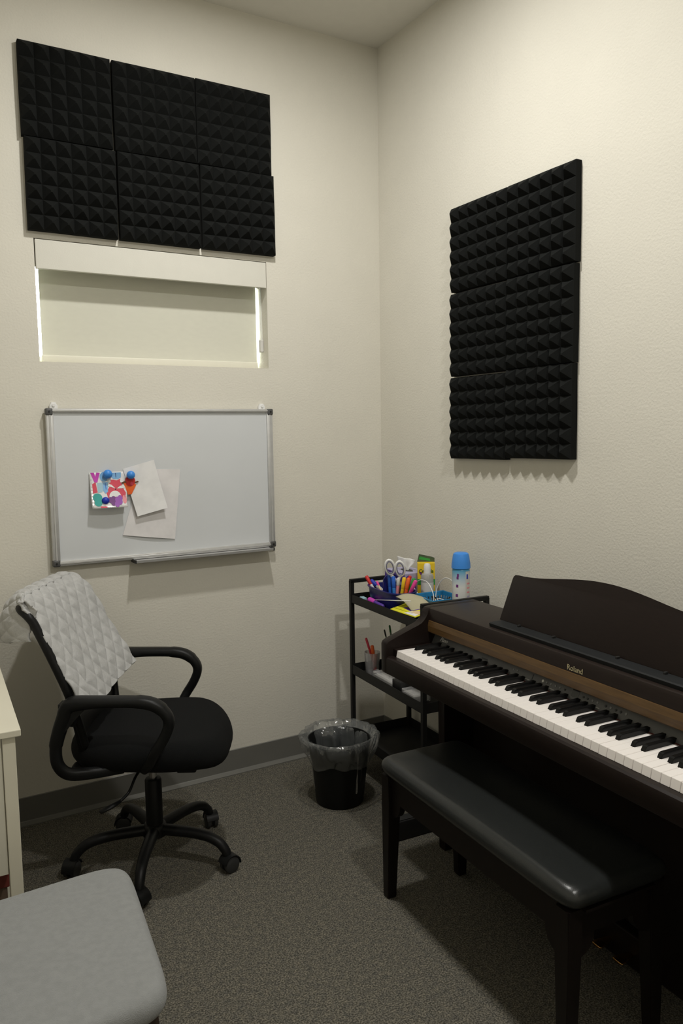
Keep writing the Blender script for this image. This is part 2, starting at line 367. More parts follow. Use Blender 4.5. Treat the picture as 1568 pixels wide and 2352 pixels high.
# ------------------------------------------------------------------ acoustic foam
TS = 0.3048
def foam_mesh():
    n = 6; c = TS/n; bt = 0.024; pk = 0.050; b = B(); V = {}
    def vv(x, y, z):
        k = (round(x, 5), round(y, 5), round(z, 5))
        if k not in V: V[k] = b.verts.new(k)
        return V[k]
    for i in range(n):
        for j in range(n):
            x0, y0 = i*c, j*c; P = [(x0, y0), (x0+c, y0), (x0+c, y0+c), (x0, y0+c)]; cx, cy = x0+c/2, y0+c/2; f = 0.05*c
            top = [vv(cx-f, cy-f, pk), vv(cx+f, cy-f, pk), vv(cx+f, cy+f, pk), vv(cx-f, cy+f, pk)]
            bs = [vv(p[0], p[1], bt) for p in P]
            b.faces.new(top)
            for k in range(4): b.faces.new((bs[k], bs[(k+1) % 4], top[(k+1) % 4], top[k]))
    for i in range(n):
        for (a, c2) in (((i*c, 0), ((i+1)*c, 0)), ((TS, i*c), (TS, (i+1)*c)), (((i+1)*c, TS), (i*c, TS)), ((0, (i+1)*c), (0, i*c))):
            b.faces.new((vv(a[0], a[1], 0), vv(c2[0], c2[1], 0), vv(c2[0], c2[1], bt), vv(a[0], a[1], bt)))
    b.faces.new([vv(0, i*c, 0) for i in range(n)]+[vv(i*c, TS, 0) for i in range(n)]+[vv(TS, TS-i*c, 0) for i in range(n)]+[vv(TS-i*c, 0, 0) for i in range(n)])
    bmesh.ops.recalc_face_normals(b, faces=b.faces)
    me = bpy.data.meshes.new('acoustic_foam_tile'); b.to_mesh(me); b.free(); me.materials.append(M['foam'])
    # a little softness: foam edges never run dead straight
    for v in me.vertices:
        q = noise.noise_vector(v.co*9)*0.0012; v.co.x += q.x; v.co.y += q.y
    return me
FM = foam_mesh()
LX, LZ = -1.4401, 2.7117
pos = ['left', 'middle', 'right']
def foam_left(x, z, lab, r=0):
    o = obj('acoustic_foam_tile', FM, None); o.matrix_world = Matrix.Translation((x, -0.0005, z-TS)) @ Matrix.Rotation(R(90), 4, 'X') @ Matrix.Rotation(R(r), 4, 'Z')
    tag(o, lab, 'acoustic foam', 'foam tiles above the window')
dx = [0.0, TS+0.004, 2*TS+0.006]
for k in range(3):
    foam_left(LX+dx[k]-(0.0 if k else 0.004), LZ+[0, -0.001, 0.001][k], 'black pyramid foam tile, %s of the top row above the window' % ['leftmost', 'middle', 'rightmost'][k], [0, 0.2, -0.2][k])
    foam_left(LX+dx[k]+[0.001, 0.005, 0.0105][k], LZ-TS-0.003+[0, -0.001, 0][k], 'black pyramid foam tile, %s of the bottom row, just over the shade fascia' % ['leftmost', 'middle', 'rightmost'][k], [-0.3, 0, 0.3][k])
RY, RZ = -0.5309, 2.2166
def foam_right(y, z, lab, r=0):
    # local x -> -y (towards the camera side), local y -> z, local z -> -x
    m = Matrix(((0, 0, -1), (-1, 0, 0), (0, 1, 0))).to_4x4(); m.translation = Vector((-0.0005, y, z-TS))
    o = obj('acoustic_foam_tile', FM, None); o.matrix_world = m @ Matrix.Rotation(R(r), 4, 'Z')
    tag(o, lab, 'acoustic foam', 'foam tiles on the piano wall')
rn = ['top', 'middle', 'bottom']
for k in range(3):
    z = RZ-k*(TS+0.0035)-0.001
    foam_right(RY+[0, 0.002, 0.003][k], z-[0, 0.004, 0.007][k], 'black pyramid foam tile, %s of the column nearer the room corner' % rn[k], [0, 0, 0.1][k])
    foam_right(RY-TS-0.002+[-0.004, 0, 0.002][k], z, 'black pyramid foam tile, %s of the column farther from the room corner' % rn[k], [0.2, -0.1, 0.1][k])

# ------------------------------------------------------------------ whiteboard (local x along the wall, y out of the wall = -Y world)
wb = thing('whiteboard', 'aluminium framed whiteboard hanging below the window with papers pinned on it', 'whiteboard', (-1.416, 0, 0.931))
BW, BH = 0.874, 0.561; fr = 0.026
b = B(); box(b, 0.008, BW-0.008, -0.022, -0.012, 0.008, BH-0.008); obj('writing_surface', b, 'board', wb)
def rail(x0, x1, z0, z1, vert):
    b = B(); box(b, x0, x1, -0.030, -0.009, z0, z1, 0.004, 2)
    if vert: box(b, (x0+x1)/2-0.0035, (x0+x1)/2+0.0035, -0.032, -0.028, z0, z1, 0.001, 1)
    else: box(b, x0, x1, -0.032, -0.028, (z0+z1)/2-0.003, (z0+z1)/2+0.003, 0.001, 1)
    return b
for x0, x1, z0, z1, v in ((0, fr, 0.01, BH-0.01, 1), (BW-fr, BW, 0.01, BH-0.01, 1), (0.01, BW-0.01, 0, 0.020, 0), (0.01, BW-0.01, BH-0.015, BH, 0)):
    obj('frame_rail', rail(x0, x1, z0, z1, v), 'alu', wb, 40)
for cx in (0, BW):
    for cz in (0, BH):
        sx = 1 if cx == 0 else -1; sz = 1 if cz == 0 else -1
        b = B(); box(b, min(cx, cx+sx*0.023)-0.001, max(cx, cx+sx*0.023)+0.001, -0.034, -0.008, min(cz, cz+sz*0.023)-0.001, max(cz, cz+sz*0.023)+0.001, 0.005, 3)
        c = obj('corner_cap', b, 'capgrey', wb, 40); c['label'] = 'dark grey plastic corner cap'
        b = B(); cyl(b, (cx+sx*0.011, -0.0335, cz+sz*0.011), (cx+sx*0.011, -0.036, cz+sz*0.011), 0.0035); obj('screw', b, 'black', c)
for hx in (0.031, 0.835):
    b = B(); prism(b, [(hx-0.014, BH-0.006), (hx-0.014, BH+0.010), (hx-0.007, BH+0.022), (hx+0.007, BH+0.022), (hx+0.014, BH+0.010), (hx+0.014, BH-0.006)], -0.012, -0.001, 'y', 0.001)
    cyl(b, (hx, -0.010, BH+0.012), (hx, -0.016, BH+0.012), 0.005)
    obj('hanging_clip', b, 'white', wb, 40)
b = B()
prism(b, [(-0.010, -0.0005), (-0.070, -0.008), (-0.072, 0.001), (-0.069, 0.001), (-0.068, -0.005), (-0.012, 0.000)], 0.284, BW-0.030, 'x')
obj('pen_tray', b, 'alu', wb)
for ex in (0.281, BW-0.030):
    b = B(); box(b, ex, ex+0.005, -0.073, -0.012, -0.010, 0.003, 0.001); obj('tray_end_cap', b, 'darkplastic', wb)

def on_board(x, z): return (x, -0.022, z)   # world x, z on the board face
def paper(name, pts, lab, cat, m='paper', lift=None, y0=-0.0228, n=12, group=None):
    """quad of (x,z) corners TL,TR,BR,BL; lift(u,v) = distance off the board"""
    P = []
    for i in range(n+1):
        row = []
        for j in range(n+1):
            u, v = i/n, j/n
            tx = (1-u)*pts[0][0]+u*pts[1][0]; tz = (1-u)*pts[0][1]+u*pts[1][1]
            bx_ = (1-u)*pts[3][0]+u*pts[2][0]; bz = (1-u)*pts[3][1]+u*pts[2][1]
            l = lift(u, v) if lift else 0
            row.append(((1-v)*tx+v*bx_, y0-l, (1-v)*tz+v*bz))
        P.append(row)
    b = B(); sheet(b, P, 0.0005)
    return tag(obj(name, b, m, None, 35), lab, cat, group)
paper('paper_sheet', [(-1.085, 1.270), (-0.935, 1.262), (-0.966, 0.996), (-1.165, 1.026)], 'large pale paper behind the smaller note on the whiteboard', 'paper', 'paper2', lambda u, v: 0.003*v+0.004*math.sin(3*u)*v)
paper('paper_sheet', [(-1.155, 1.272), (-1.038, 1.302), (-0.998, 1.120), (-1.112, 1.094)], 'small white paper note with a curling lower edge under a blue magnet', 'paper', 'paper', lambda u, v: 0.003+0.014*v**2+0.006*u*v, -0.026)
# faint pencil writing on the note and sheet (illegible in the photo): pale grey strokes
for (nm, x0, x1, z0, z1, y, par) in (('pencil_marks', -1.115, -1.045, 1.15, 1.26, -0.0325, 'paper_sheet.001'), ('pencil_marks', -1.06, -0.97, 1.03, 1.09, -0.0300, 'paper_sheet')):
    pass
# greeting card with a drawn fox and bubble letters
CX0, CX1, CZ0, CZ1 = -1.277, -1.150, 1.133, 1.262
cf = lambda x, z: -0.026-0.030*(max(0, CZ1-z)/(CZ1-CZ0))**1.5*(1+0.2*math.sin((x-CX0)*22))
P = [[(CX0+(CX1-CX0)*i/14+0.003*math.sin(j*0.9)*(1 if i == 14 else 0), cf(CX0+(CX1-CX0)*i/14, CZ1-(CZ1-CZ0)*j/14), CZ1-(CZ1-CZ0)*j/14) for j in range(15)] for i in range(15)]
card = thing('drawn_card', 'small square coloured-in card with bubble letters and a red fox on the whiteboard', 'card')
b = B(); sheet(b, P, 0.0008); obj('card_sheet', b, 'paper', card, True)
def decal(name, pts, m, par=card, f=cf, off=0.0012):
    b = B(); vs = [b.verts.new((x, 0, z)) for x, z in pts]; b.faces.new(vs)
    bmesh.ops.triangulate(b, faces=b.faces)
    for _ in range(2): bmesh.ops.subdivide_edges(b, edges=[e_ for e_ in b.edges if e_.calc_length() > 0.008], cuts=1, use_grid_fill=False); bmesh.ops.triangulate(b, faces=b.faces)
    for v in b.verts: v.co.y = f(v.co.x, v.co.z)-off
    return obj(name, b, m, par)
def ell(cx, cz, rx, rz, n=20, a0=0, a1=2*math.pi):
    return [(cx+rx*math.cos(a0+(a1-a0)*i/n), cz+rz*math.sin(a0+(a1-a0)*i/n)) for i in range(n if a1-a0 > 6.2 else n+1)]
K = lambda u, v: (CX0+(CX1-CX0)*u, CZ1-(CZ1-CZ0)*v)      # card uv -> x,z
def kp(*uv): return [K(*p) for p in uv]
def ke(u, v, ru, rv, **k): c = K(u, v); return ell(c[0], c[1], ru*(CX1-CX0), rv*(CZ1-CZ0), **k)
decal('drawn_letter', kp((0.03, 0.0), (0.13, 0.0), (0.165, 0.12), (0.20, 0.0), (0.30, 0.01), (0.21, 0.28), (0.13, 0.28)), 'magenta')
decal('drawn_letter', ke(0.40, 0.13, 0.115, 0.14), 'lightblue'); decal('drawn_letter', kp((0.62, 0.02), (0.90, 0.02), (0.89, 0.16), (0.80, 0.21), (0.68, 0.20), (0.60, 0.14)), 'lightblue')
decal('drawn_line', kp((0.735, 0.03), (0.75, 0.03), (0.755, 0.16), (0.74, 0.16)), 'navy', off=0.0018)
decal('drawn_letter', kp((0.06, 0.32), (0.16, 0.27), (0.19, 0.56), (0.06, 0.58)), 'rose'); decal('drawn_letter', kp((0.20, 0.30), (0.34, 0.28), (0.33, 0.55), (0.20, 0.57)), 'paleblue')
decal('drawn_letter', kp((0.35, 0.28), (0.50, 0.28), (0.48, 0.56), (0.40, 0.60), (0.34, 0.50)), 'lightblue')
decal('drawn_line', kp((0.42, 0.30), (0.435, 0.30), (0.44, 0.48), (0.425, 0.48)), 'blue', off=0.0018)
decal('drawn_fox', kp((0.56, 0.22), (0.66, 0.22), (0.76, 0.24), (0.88, 0.20), (0.90, 0.42), (0.99, 0.60), (0.95, 0.74), (0.47, 0.74), (0.43, 0.56), (0.53, 0.42)), 'rose')
decal('fox_belly', ke(0.67, 0.70, 0.17, 0.17, n=14, a0=0, a1=math.pi), 'white', off=0.0020)
for q in (kp((0.50, 0.32), (0.60, 0.36), (0.70, 0.47), (0.58, 0.42), (0.50, 0.40)), kp((0.96, 0.38), (0.84, 0.40), (0.74, 0.47), (0.88, 0.47), (0.97, 0.46)), ke(0.55, 0.25, 0.035, 0.055), ke(0.89, 0.26, 0.035, 0.055)): decal('fox_marking', q, 'white', off=0.0020)
decal('fox_nose', ke(0.70, 0.485, 0.018, 0.016), 'black', off=0.0024)
decal('drawn_shape', ke(0.17, 0.70, 0.13, 0.12), 'teal'); decal('drawn_shape', ke(0.18, 0.84, 0.11, 0.10), 'teal', off=0.0015)
for u, v, m_ in ((0.53, 0.78, 'plum'), (0.61, 0.76, 'plum'), (0.60, 0.86, 'plum'), (0.72, 0.78, 'violet'), (0.79, 0.84, 'violet'), (0.70, 0.90, 'violet'), (0.80, 0.74, 'violet')): decal('drawn_cloud', ke(u, v, 0.07, 0.085), m_, off=0.0022+u*0.0003)
decal('drawn_shape', ke(0.93, 0.78, 0.06, 0.12), 'coral', off=0.0012)
decal('drawn_shape', kp((0.22, 0.94), (0.42, 0.95), (0.40, 0.99), (0.24, 0.99)), 'rose')
for u in (0.03, 0.02, 0.04, 0.03): pass
for i in range(9): decal('silver_scallop', ke(0.035+0.006*(i % 2), 0.20+0.085*i, 0.022, 0.03, n=8), 'steel', off=0.0009)
for i in range(9): decal('silver_scallop', ke(0.40+0.055*i, 0.955, 0.025, 0.02, n=8), 'steel', off=0.0009)
def magnet(x, z, r, m, lab, y=-0.045):
    b = B(); prof = [(0.001, 0), (r*0.75, 0.0)]+[(r*math.cos(a), r*0.75+r*math.sin(a)*0.9) for a in [R(-45+15*k) for k in range(9)]]+[(0.0005, r*1.65)]
    lathe(b, prof, 24)
    o = obj('round_magnet', b, m, None, True, (x, y, z), (R(90), 0, 0)); tag(o, lab, 'magnet', 'ball magnets on the whiteboard')
magnet(-1.214, 1.255, 0.0165, 'skyblue', 'blue ball magnet at the top edge of the coloured card', -0.0285)
magnet(-1.131, 1.249, 0.0155, 'skyblue', 'blue ball magnet above the orange cutout, on the corner of the note', -0.0325)
magnet(-1.229, 1.160, 0.0135, 'cobalt', 'dark blue ball magnet low on the coloured card', -0.0425)
tk = thing('paper_bird', 'small red and orange paper cutout between the coloured card and the note', 'paper cutout')
f2 = lambda x, z: -0.0345
decal('red_body', ell(-1.132, 1.226, 0.019, 0.019), 'red', tk, f2); decal('orange_body', [(-1.158, 1.225), (-1.125, 1.222), (-1.110, 1.212), (-1.128, 1.178), (-1.142, 1.176), (-1.152, 1.205)], 'orange', tk, f2, 0.0008)
decal('arm', [(-1.166, 1.222), (-1.150, 1.228), (-1.146, 1.222), (-1.162, 1.217)], 'brownline', tk, f2, 0.0016); decal('arm', [(-1.117, 1.222), (-1.104, 1.226), (-1.100, 1.221), (-1.114, 1.217)], 'brownline', tk, f2, 0.0016)
decal('centre_dot', ell(-1.127, 1.216, 0.006, 0.007), 'rose', tk, f2, 0.0022)

# ------------------------------------------------------------------ piano
ANG = R(-93.5)
PK = Vector((-0.576, -0.958, 0))
def PW(s, d, z=0.0):
    return PK + Vector((math.cos(ANG)*s-math.sin(ANG)*d, math.sin(ANG)*s+math.cos(ANG)*d, z))
pn = thing('digital_piano', 'dark rosewood digital piano with full keyboard against the right wall', 'piano', PK, ANG)
side = [(0.19, 0.0), (0.33, 0.0), (0.33, 0.828), (0.327, 0.832), (0.150, 0.832), (0.134, 0.829), (0.128, 0.822), (0.126, 0.812), (0.122, 0.801), (0.114, 0.791), (0.102, 0.784), (0.085, 0.777), (0.063, 0.770), (-0.012, 0.744), (-0.022, 0.738), (-0.026, 0.730), (-0.026, 0.645), (-0.022, 0.637), (0.14, 0.637), (0.165, 0.628), (0.18, 0.600), (0.19, 0.55)]
for s0, s1 in ((-0.055, -0.020), (1.242, 1.277)):
    b = B(); prism(b, side, s0, s1, 'x', 0.002); obj('side_panel', b, 'piano', pn, 30)
b = B(); prism(b, [(-0.004, 0.640), (-0.026, 0.640), (-0.028, 0.644), (-0.028, 0.684), (-0.026, 0.690), (-0.020, 0.694), (-0.004, 0.694)], -0.020, 1.242, 'x'); obj('key_slip', b, 'piano', pn, 30)
b = B(); box(b, -0.020, 1.242, -0.010, 0.30, 0.640, 0.690); obj('keybed', b, 'piano', pn)
for s0, s1 in ((-0.020, -0.002), (1.224, 1.242)):
    b = B(); box(b, s0, s1, -0.002, 0.14, 0.690, 0.7165, 0.002); obj('key_block', b, 'piano', pn)
# keys
PIT = 1.222/52
b = B(); box(b, 0.0006, PIT-0.0006, 0.0, 0.148, 0.694, 0.715, 0.0009, 1); bmesh.ops.recalc_face_normals(b, faces=b.faces)
for v in b.verts:
    if v.co.y < 0.002 and v.co.z < 0.700: v.co.y -= 0.004
wk = bpy.data.meshes.new('white_key'); b.to_mesh(wk); b.free(); wk.materials.append(M['keywhite'])
b = B(); prism(b, [(0.048, 0.712), (0.148, 0.712), (0.148, 0.7265), (0.060, 0.7265), (0.055, 0.7245)], -0.0058, 0.0058, 'x', 0.0011); bmesh.ops.recalc_face_normals(b, faces=b.faces)
bk = bpy.data.meshes.new('black_key'); b.to_mesh(bk); b.free(); bk.materials.append(M['keyblack'])
for i in range(52):
    o = obj('white_key', wk, None, pn, loc=(i*PIT, 0, -0.0006*random.random()))
    n = i % 7      # A B C D E F G
    if n in (0, 2, 3, 5, 6) and i < 51:
        off = {0: 0.0015, 2: -0.0020, 3: 0.0020, 5: -0.0025, 6: 0.0}[n]
        obj('black_key', bk, None, pn, loc=((i+1)*PIT+off, 0, 0))
b = B(); box(b, -0.002, 1.224, 0.139, 0.146, 0.7150, 0.7172); obj('felt_strip', b, 'felt', pn)
# control panel, sloping back above the keys
b = B(); prism(b, [(0.140, 0.7165), (0.166, 0.7165), (0.166, 0.7500), (0.158, 0.7490)], -0.020, 1.242, 'x'); cp_ = obj('control_panel', b, 'panelgrey', pn)
nx, nz = -0.862, 0.508      # panel normal in (d,z): slopes from (.130,.7185) to (.148,.749)
def on_panel(t, h=0.0):     # t 0..1 up the slope, h off the surface
    return (0.140+0.018*t+nx*h, 0.7165+0.0325*t+nz*h)
def pbutton(s, r, m, t=0.5, name='button'):
    d0 = on_panel(t, -0.001); d1 = on_panel(t, 0.0013)
    b = B(); cyl(b, (s, *d0), (s, *d1), r, r*0.85, 14); return obj(name, b, m, cp_, 40)
for s in (0.378, 0.394): pbutton(s, 0.0026, 'button')
q = pbutton(0.497, 0.0042, 'button_w'); q['label'] = 'white round button'
for s in (0.512, 0.528, 0.545, 0.561): pbutton(s, 0.0032, 'button')
for s in (0.579, 0.644, 0.658): pbutton(s, 0.0030, 'black')
for s in (0.675, 0.691): pbutton(s, 0.0034, 'button')
for s in (0.717, 0.749, 0.764): pbutton(s, 0.0036, 'black')
for s in (0.733, 0.780): pbutton(s, 0.0036, 'button')
def pbar(s0, s1, t0, t1, m, name):
    a0 = on_panel(t0, 0.0004); a1 = on_panel(t1, 0.0004); c0 = on_panel(t0, -0.001); c1 = on_panel(t1, -0.001)
    b = B(); prism(b, [a0, a1, c1, c0], s0, s1, 'x'); return obj(name, b, m, cp_)
pbar(0.604, 0.628, 0.25, 0.78, 'glassblack', 'display')
pbar(0.455, 0.458, 0.2, 0.7, 'black', 'slider_slot'); pbar(0.235, 0.262, 0.35, 0.45, 'black', 'slider_slot'); 
for s0, s1 in ((0.370, 0.400), (0.418, 0.440), (0.447, 0.472), (0.497, 0.507), (0.520, 0.536), (0.548, 0.566), (0.572, 0.592), (0.660, 0.672), (0.680, 0.706), (0.712, 0.722), (0.728, 0.738), (0.745, 0.758), (0.765, 0.792)):
    pbar(s0, s1, 0.80, 0.86, 'print', 'printed_line')
for s0, s1 in ((0.430, 0.450), (0.520, 0.545), (0.676, 0.686), (0.690, 0.702)): pbar(s0, s1, 0.16, 0.22, 'print', 'printed_line')
def text_on(s, size, sc, zc, d, m, name, par, tilt=90, bold=0.0, shear=0.0):
    me = text_mesh(s, size, 0.0003, bold, shear); me.materials.clear()
    o = obj(name, me, m, par, loc=(sc, d, zc), rot=(R(tilt), 0, 0)); return o
dd = on_panel(0.42, 0.0003)
text_on('Piano', 0.018, 0.036, dd[1], dd[0], 'button_w', 'badge_lettering', cp_, 59.5, shear=0.3)
# wood strip and top box
b = B(); prism(b, [(0.132, 0.752), (0.127, 0.756), (0.126, 0.774), (0.1295, 0.7905), (0.133, 0.7915), (0.16, 0.7915), (0.16, 0.752)], -0.020, 1.242, 'x'); obj('wood_strip', b, 'wood', pn)
b = B(); prism(b, [(0.132, 0.7915), (0.1315, 0.822), (0.134, 0.829), (0.141, 0.832), (0.325, 0.832), (0.325, 0.62), (0.310, 0.62), (0.310, 0.80), (0.170, 0.80), (0.160, 0.7915)], -0.020, 1.242, 'x'); obj('top_cabinet', b, 'piano_top_lit', pn, 30)
b = B(); box(b, -0.020, 1.242, 0.168, 0.31, 0.690, 0.7915); obj('inner_housing', b, 'piano', pn)
text_on('Roland', 0.0195, 0.631, 0.796, 0.1312, 'gold', 'brand_lettering', pn, 90, 0.0)
# music rest
b = B(); prism(b, [(0.146, 0.832), (0.144, 0.842), (0.148, 0.8445), (0.206, 0.8445), (0.206, 0.832)], 0.272, 0.950, 'x', 0.001); led = obj('rest_ledge', b, mat('ledge_black', (0.012, 0.013, 0.014), 0.6, var=0.1, spec=0.2), pn)
top = []
for i in range(33):
    s = 0.262+(0.96-0.262)*i/32; c = (s-0.611)/0.349
    hgt = 0.135+0.034*(0.5+0.5*math.cos(math.pi*c))+0.004*abs(c)**6
    top.append((s, hgt))
rr = 0.014
pts = [(0.262, 0.0)]+[(0.262+rr-rr*math.cos(R(a)), top[0][1]-rr+rr*math.sin(R(a))) for a in (0, 30, 60)]+top[1:-1]+[(0.96-rr+rr*math.sin(R(a)), top[-1][1]-rr+rr*math.cos(R(a))) for a in (30, 60, 90)]+[(0.96, 0.0)]
b = B(); prism(b, pts, 0, 0.012, 'y', 0.0015)
mr = obj('music_rest', b, 'piano', pn, 30, (0, 0.190, 0.8445), (R(-22), 0, 0))
for s in (0.36, 0.50, 0.72, 0.86):
    b = B(); box(b, s-0.003, s+0.003, 0.176, 0.186, 0.8440, 0.850, 0.001); obj('page_stop', b, 'black', pn)
b = B(); box(b, -0.020, 1.242, 0.306, 0.322, 0.0, 0.60); obj('back_panel', b, 'piano', pn)
b = B(); box(b, 0.49, 0.73, 0.272, 0.306, 0.012, 0.105, 0.006, 3); pb = obj('pedal_box', b, 'piano', pn, 40)
for s in (0.553, 0.625, 0.697):
    path = [(s, 0.285, 0.050), (s, 0.265, 0.051), (s, 0.242, 0.050), (s, 0.222, 0.047)]
    b = B(); tube(b, smooth_path(path), [0.008]*6+[0.012]*3+[0.015]*4+[0.018]*4+[0.017, 0.011], 12, [0.004]*19); obj('pedal', b, 'brass', pn, True)

# ------------------------------------------------------------------ piano bench
bn = thing('piano_bench', 'long black vinyl piano bench with dark wooden legs in front of the keys', 'bench', PW(0.490, 0.0275), ANG)
b = B(); cushion(b, 0.408, 0.152, 0.382, 0.433, crown=0.016, e=14, nu=96, round_=0.5)
for v in b.verts:
    pass
obj('seat_cushion', b, 'vinyl', bn, True)
LX2, LY2 = 0.372, 0.122
for sx in (-1, 1):
    for sy in (-1, 1):
        x, y = sx*LX2, sy*LY2; b = B()
        P0 = []; 
        tw, bw = 0.021, 0.0150
        ox, oy = sx*0.004, sy*0.006
        v = []
        for (z, hw, ax, ay) in ((0.382, tw, 0, 0), (0.30, tw, 0, 0), (0.006, bw, ox, oy), (0.0, bw-0.004, ox, oy)):
            v.append([b.verts.new((x+ax+q*hw, y+ay+r*hw, z)) for q, r in ((-1, -1), (1, -1), (1, 1), (-1, 1))])
        for p, q in zip(v, v[1:]):
            for k in range(4): b.faces.new((p[k], p[(k+1) % 4], q[(k+1) % 4], q[k]))
        b.faces.new(v[0]); b.faces.new(v[-1])
        bmesh.ops.bevel(b, geom=[e for e in b.edges if abs(e.verts[0].co.z-e.verts[1].co.z) > 0.05], offset=0.003, segments=2, affect='EDGES')
        obj('leg', b, 'ebony', bn, 40)
def apron_pts(h):
    # outline of a rail with arched brackets next to the legs
    L_ = h; zt, zb, zc = 0.382, 0.312, 0.262
    pts = [(-L_, zt), (-L_, zc)]
    for k in range(1, 7): a = R(90*k/6); pts.append((-L_+0.045*math.sin(a), zc+(zb-zc)*(1-math.cos(a))))
    pts += [(L_-0.045*math.sin(R(90*k/6)), zc+(zb-zc)*(1-math.cos(R(90*k/6)))) for k in range(6, 0, -1)]
    pts += [(L_, zc), (L_, zt)]
    return pts
for sy in (-1, 1):
    b = B(); prism(b, apron_pts(LX2-0.020), sy*LY2-0.009, sy*LY2+0.009, 'y'); obj('apron', b, 'ebony', bn)
for sx in (-1, 1):
    b = B(); prism(b, apron_pts(LY2-0.020), sx*LX2-0.009, sx*LX2+0.009, 'x'); obj('apron', b, 'ebony', bn)
    b = B(); box(b, sx*LX2-0.03, sx*LX2+0.03, -LY2+0.02, LY2-0.02, 0.376, 0.3825); obj('corner_block', b, 'ebony', bn)

fb = thing('floor_box', 'low black box on the carpet behind the far leg of the bench', 'box', PW(-0.165, 0.150), ANG)
b = B(); box(b, -0.020, 0.020, -0.100, 0.100, 0, 0.070, 0.006, 3); obj('box_shell', b, 'black', fb, 40)
b = B(); box(b, -0.017, 0.017, -0.097, 0.097, 0.070, 0.073, 0.001); obj('box_lid', b, 'darkplastic', fb)
# ------------------------------------------------------------------ cart
CANG = R(-94)
CA = Vector((-0.297, -0.222, 0))
def CWp(w_, l_, z=0.0): return CA+Vector((-math.sin(CANG)*w_+math.cos(CANG)*l_, math.cos(CANG)*w_+math.sin(CANG)*l_, z))
CWD, CLN = 0.268, 0.545
ct = thing('utility_cart', 'narrow black three tier metal cart in the corner behind the piano', 'cart', CA, CANG)
# local x = l (towards camera), y = w (towards right wall)
for l_ in (0.0, CLN):
    for w_ in (0.0, CWD):
        b = B(); box(b, l_-0.008, l_+0.008, w_-0.008, w_+0.008, 0.055, 0.79); obj('post', b, 'cartmetal', ct)
        b = B(); cyl(b, (l_, w_, 0.03), (l_, w_, 0.055), 0.006); box(b, l_-0.014, l_+0.014, w_-0.012, w_+0.012, 0.028, 0.05, 0.004); cs = obj('caster', b, 'darkplastic', ct)
        b = B(); cyl(b, (l_, w_-0.009, 0.0215), (l_, w_+0.009, 0.0215), 0.0215, n=20); obj('wheel', b, 'black', cs, 40)
    b = B(); box(b, l_-0.008, l_+0.008, -0.008, CWD+0.008, 0.782, 0.798, 0.002); obj('handle_rail', b, 'cartmetal', ct)
for z, zt in ((0.702, 0.736), (0.405, 0.443), (0.130, 0.170)):
    b = B(); e = 0.006
    box(b, -e, CLN+e, -e, CWD+e, z, z+0.002)
    for a in (-e, CWD+e-0.002): box(b, -e, CLN+e, a, a+0.002, z, zt)
    for a in (-e, CLN+e-0.002): box(b, a, a+0.002, -e, CWD+e, z, zt)
    obj('tray', b, 'cartmetal', ct)
TZ, TZ2, TZ3 = 0.704, 0.407, 0.132
def capsule_pen(name, lab, cat, p0, p1, r, body, capm, capfrac=0.3, group=None, tipm=None, capend=1, cap_r=1.12):
    """pen or marker from p0 (bottom) to p1 (top); its parts hang under an Empty at p0"""
    p0, p1 = Vector(p0), Vector(p1); d = p1-p0; L_ = d.length; q = d.to_track_quat('Z', 'Y')
    t = thing(name, lab, cat, p0, group=group, rot=q.to_euler())
    a = L_*(1-capfrac) if capend else 0.0
    b = B(); lathe(b, [(0.0005, 0), (r*0.6, 0.001), (r, 0.006), (r, L_*(1-capfrac)), (r*0.7, L_*(1-capfrac)+0.002)], 14, cap=True); obj('body', b, body, t, 40)
    z0 = L_*(1-capfrac); b = B(); lathe(b, [(r*cap_r*0.9, z0), (r*cap_r, z0+0.002), (r*cap_r, L_-0.004), (r*cap_r*0.7, L_-0.001), (0.0005, L_)], 14, cap=True); obj('cap', b, capm, t, 40)
    return t
# caddy: navy tub with a rounded near end and a divider
cd = thing('pen_caddy', 'navy blue plastic caddy full of markers on top of the cart', 'caddy', CWp(0.085, 0.180, TZ), CANG)
def tub(bm, hx, hy, h, th=0.0025, flare=1.12, e=3.5, n=48):
    prof = [(0.0, 0.0), (0.96, 0.0), (1.0, 0.004), (flare, h), (flare+0.05, h), (flare+0.05, h-0.004), (flare+0.03, h-0.004), (flare, h-0.0005)]
    rings = []
    def ring(r, z, sub=0):
        out = []
        for i in range(n):
            a = 2*math.pi*i/n; c_, s_ = math.cos(a), math.sin(a)
            out.append(bm.verts.new(((hx*r-sub)*math.copysign(abs(c_)**(2/e), c_), (hy*r-sub)*math.copysign(abs(s_)**(2/e), s_), z)))
        return out
    seq = [ring(0.02, 0), ring(0.97, 0), ring(1.0, 0.004), ring(flare, h-0.004), ring(flare, h-0.004, -0.004), ring(flare, h, -0.004), ring(flare, h, th), ring(1.0, 0.006, th), ring(0.02, 0.004)]
    for p, q in zip(seq, seq[1:]):
        for i in range(n): bm.faces.new((p[i], p[(i+1) % n], q[(i+1) % n], q[i]))
    bm.faces.new(seq[0]); bm.faces.new(seq[-1])
    return bm
b = B(); tub(b, 0.108, 0.054, 0.080); obj('tub', b, 'navy', cd, 40)
b = B(); box(b, -0.012, -0.009, -0.050, 0.050, 0.004, 0.072); box(b, -0.10, 0.10, 0.0, 0.003, 0.004, 0.060); obj('divider', b, 'navy', cd)
b = B(); pts = ell(0, 0.105, 0.034, 0.030, n=14, a0=0, a1=math.pi); prism(b, [(0.034, 0.06), *pts, (-0.034, 0.06)], 0.0, 0.006, 'x')
hd = obj('carry_loop', b, 'navy', cd, loc=(-0.010, 0.0, 0)); 
mk = 'markers standing in the navy caddy'
def mp(w_, l_, z): return CWp(w_, l_, TZ+z)
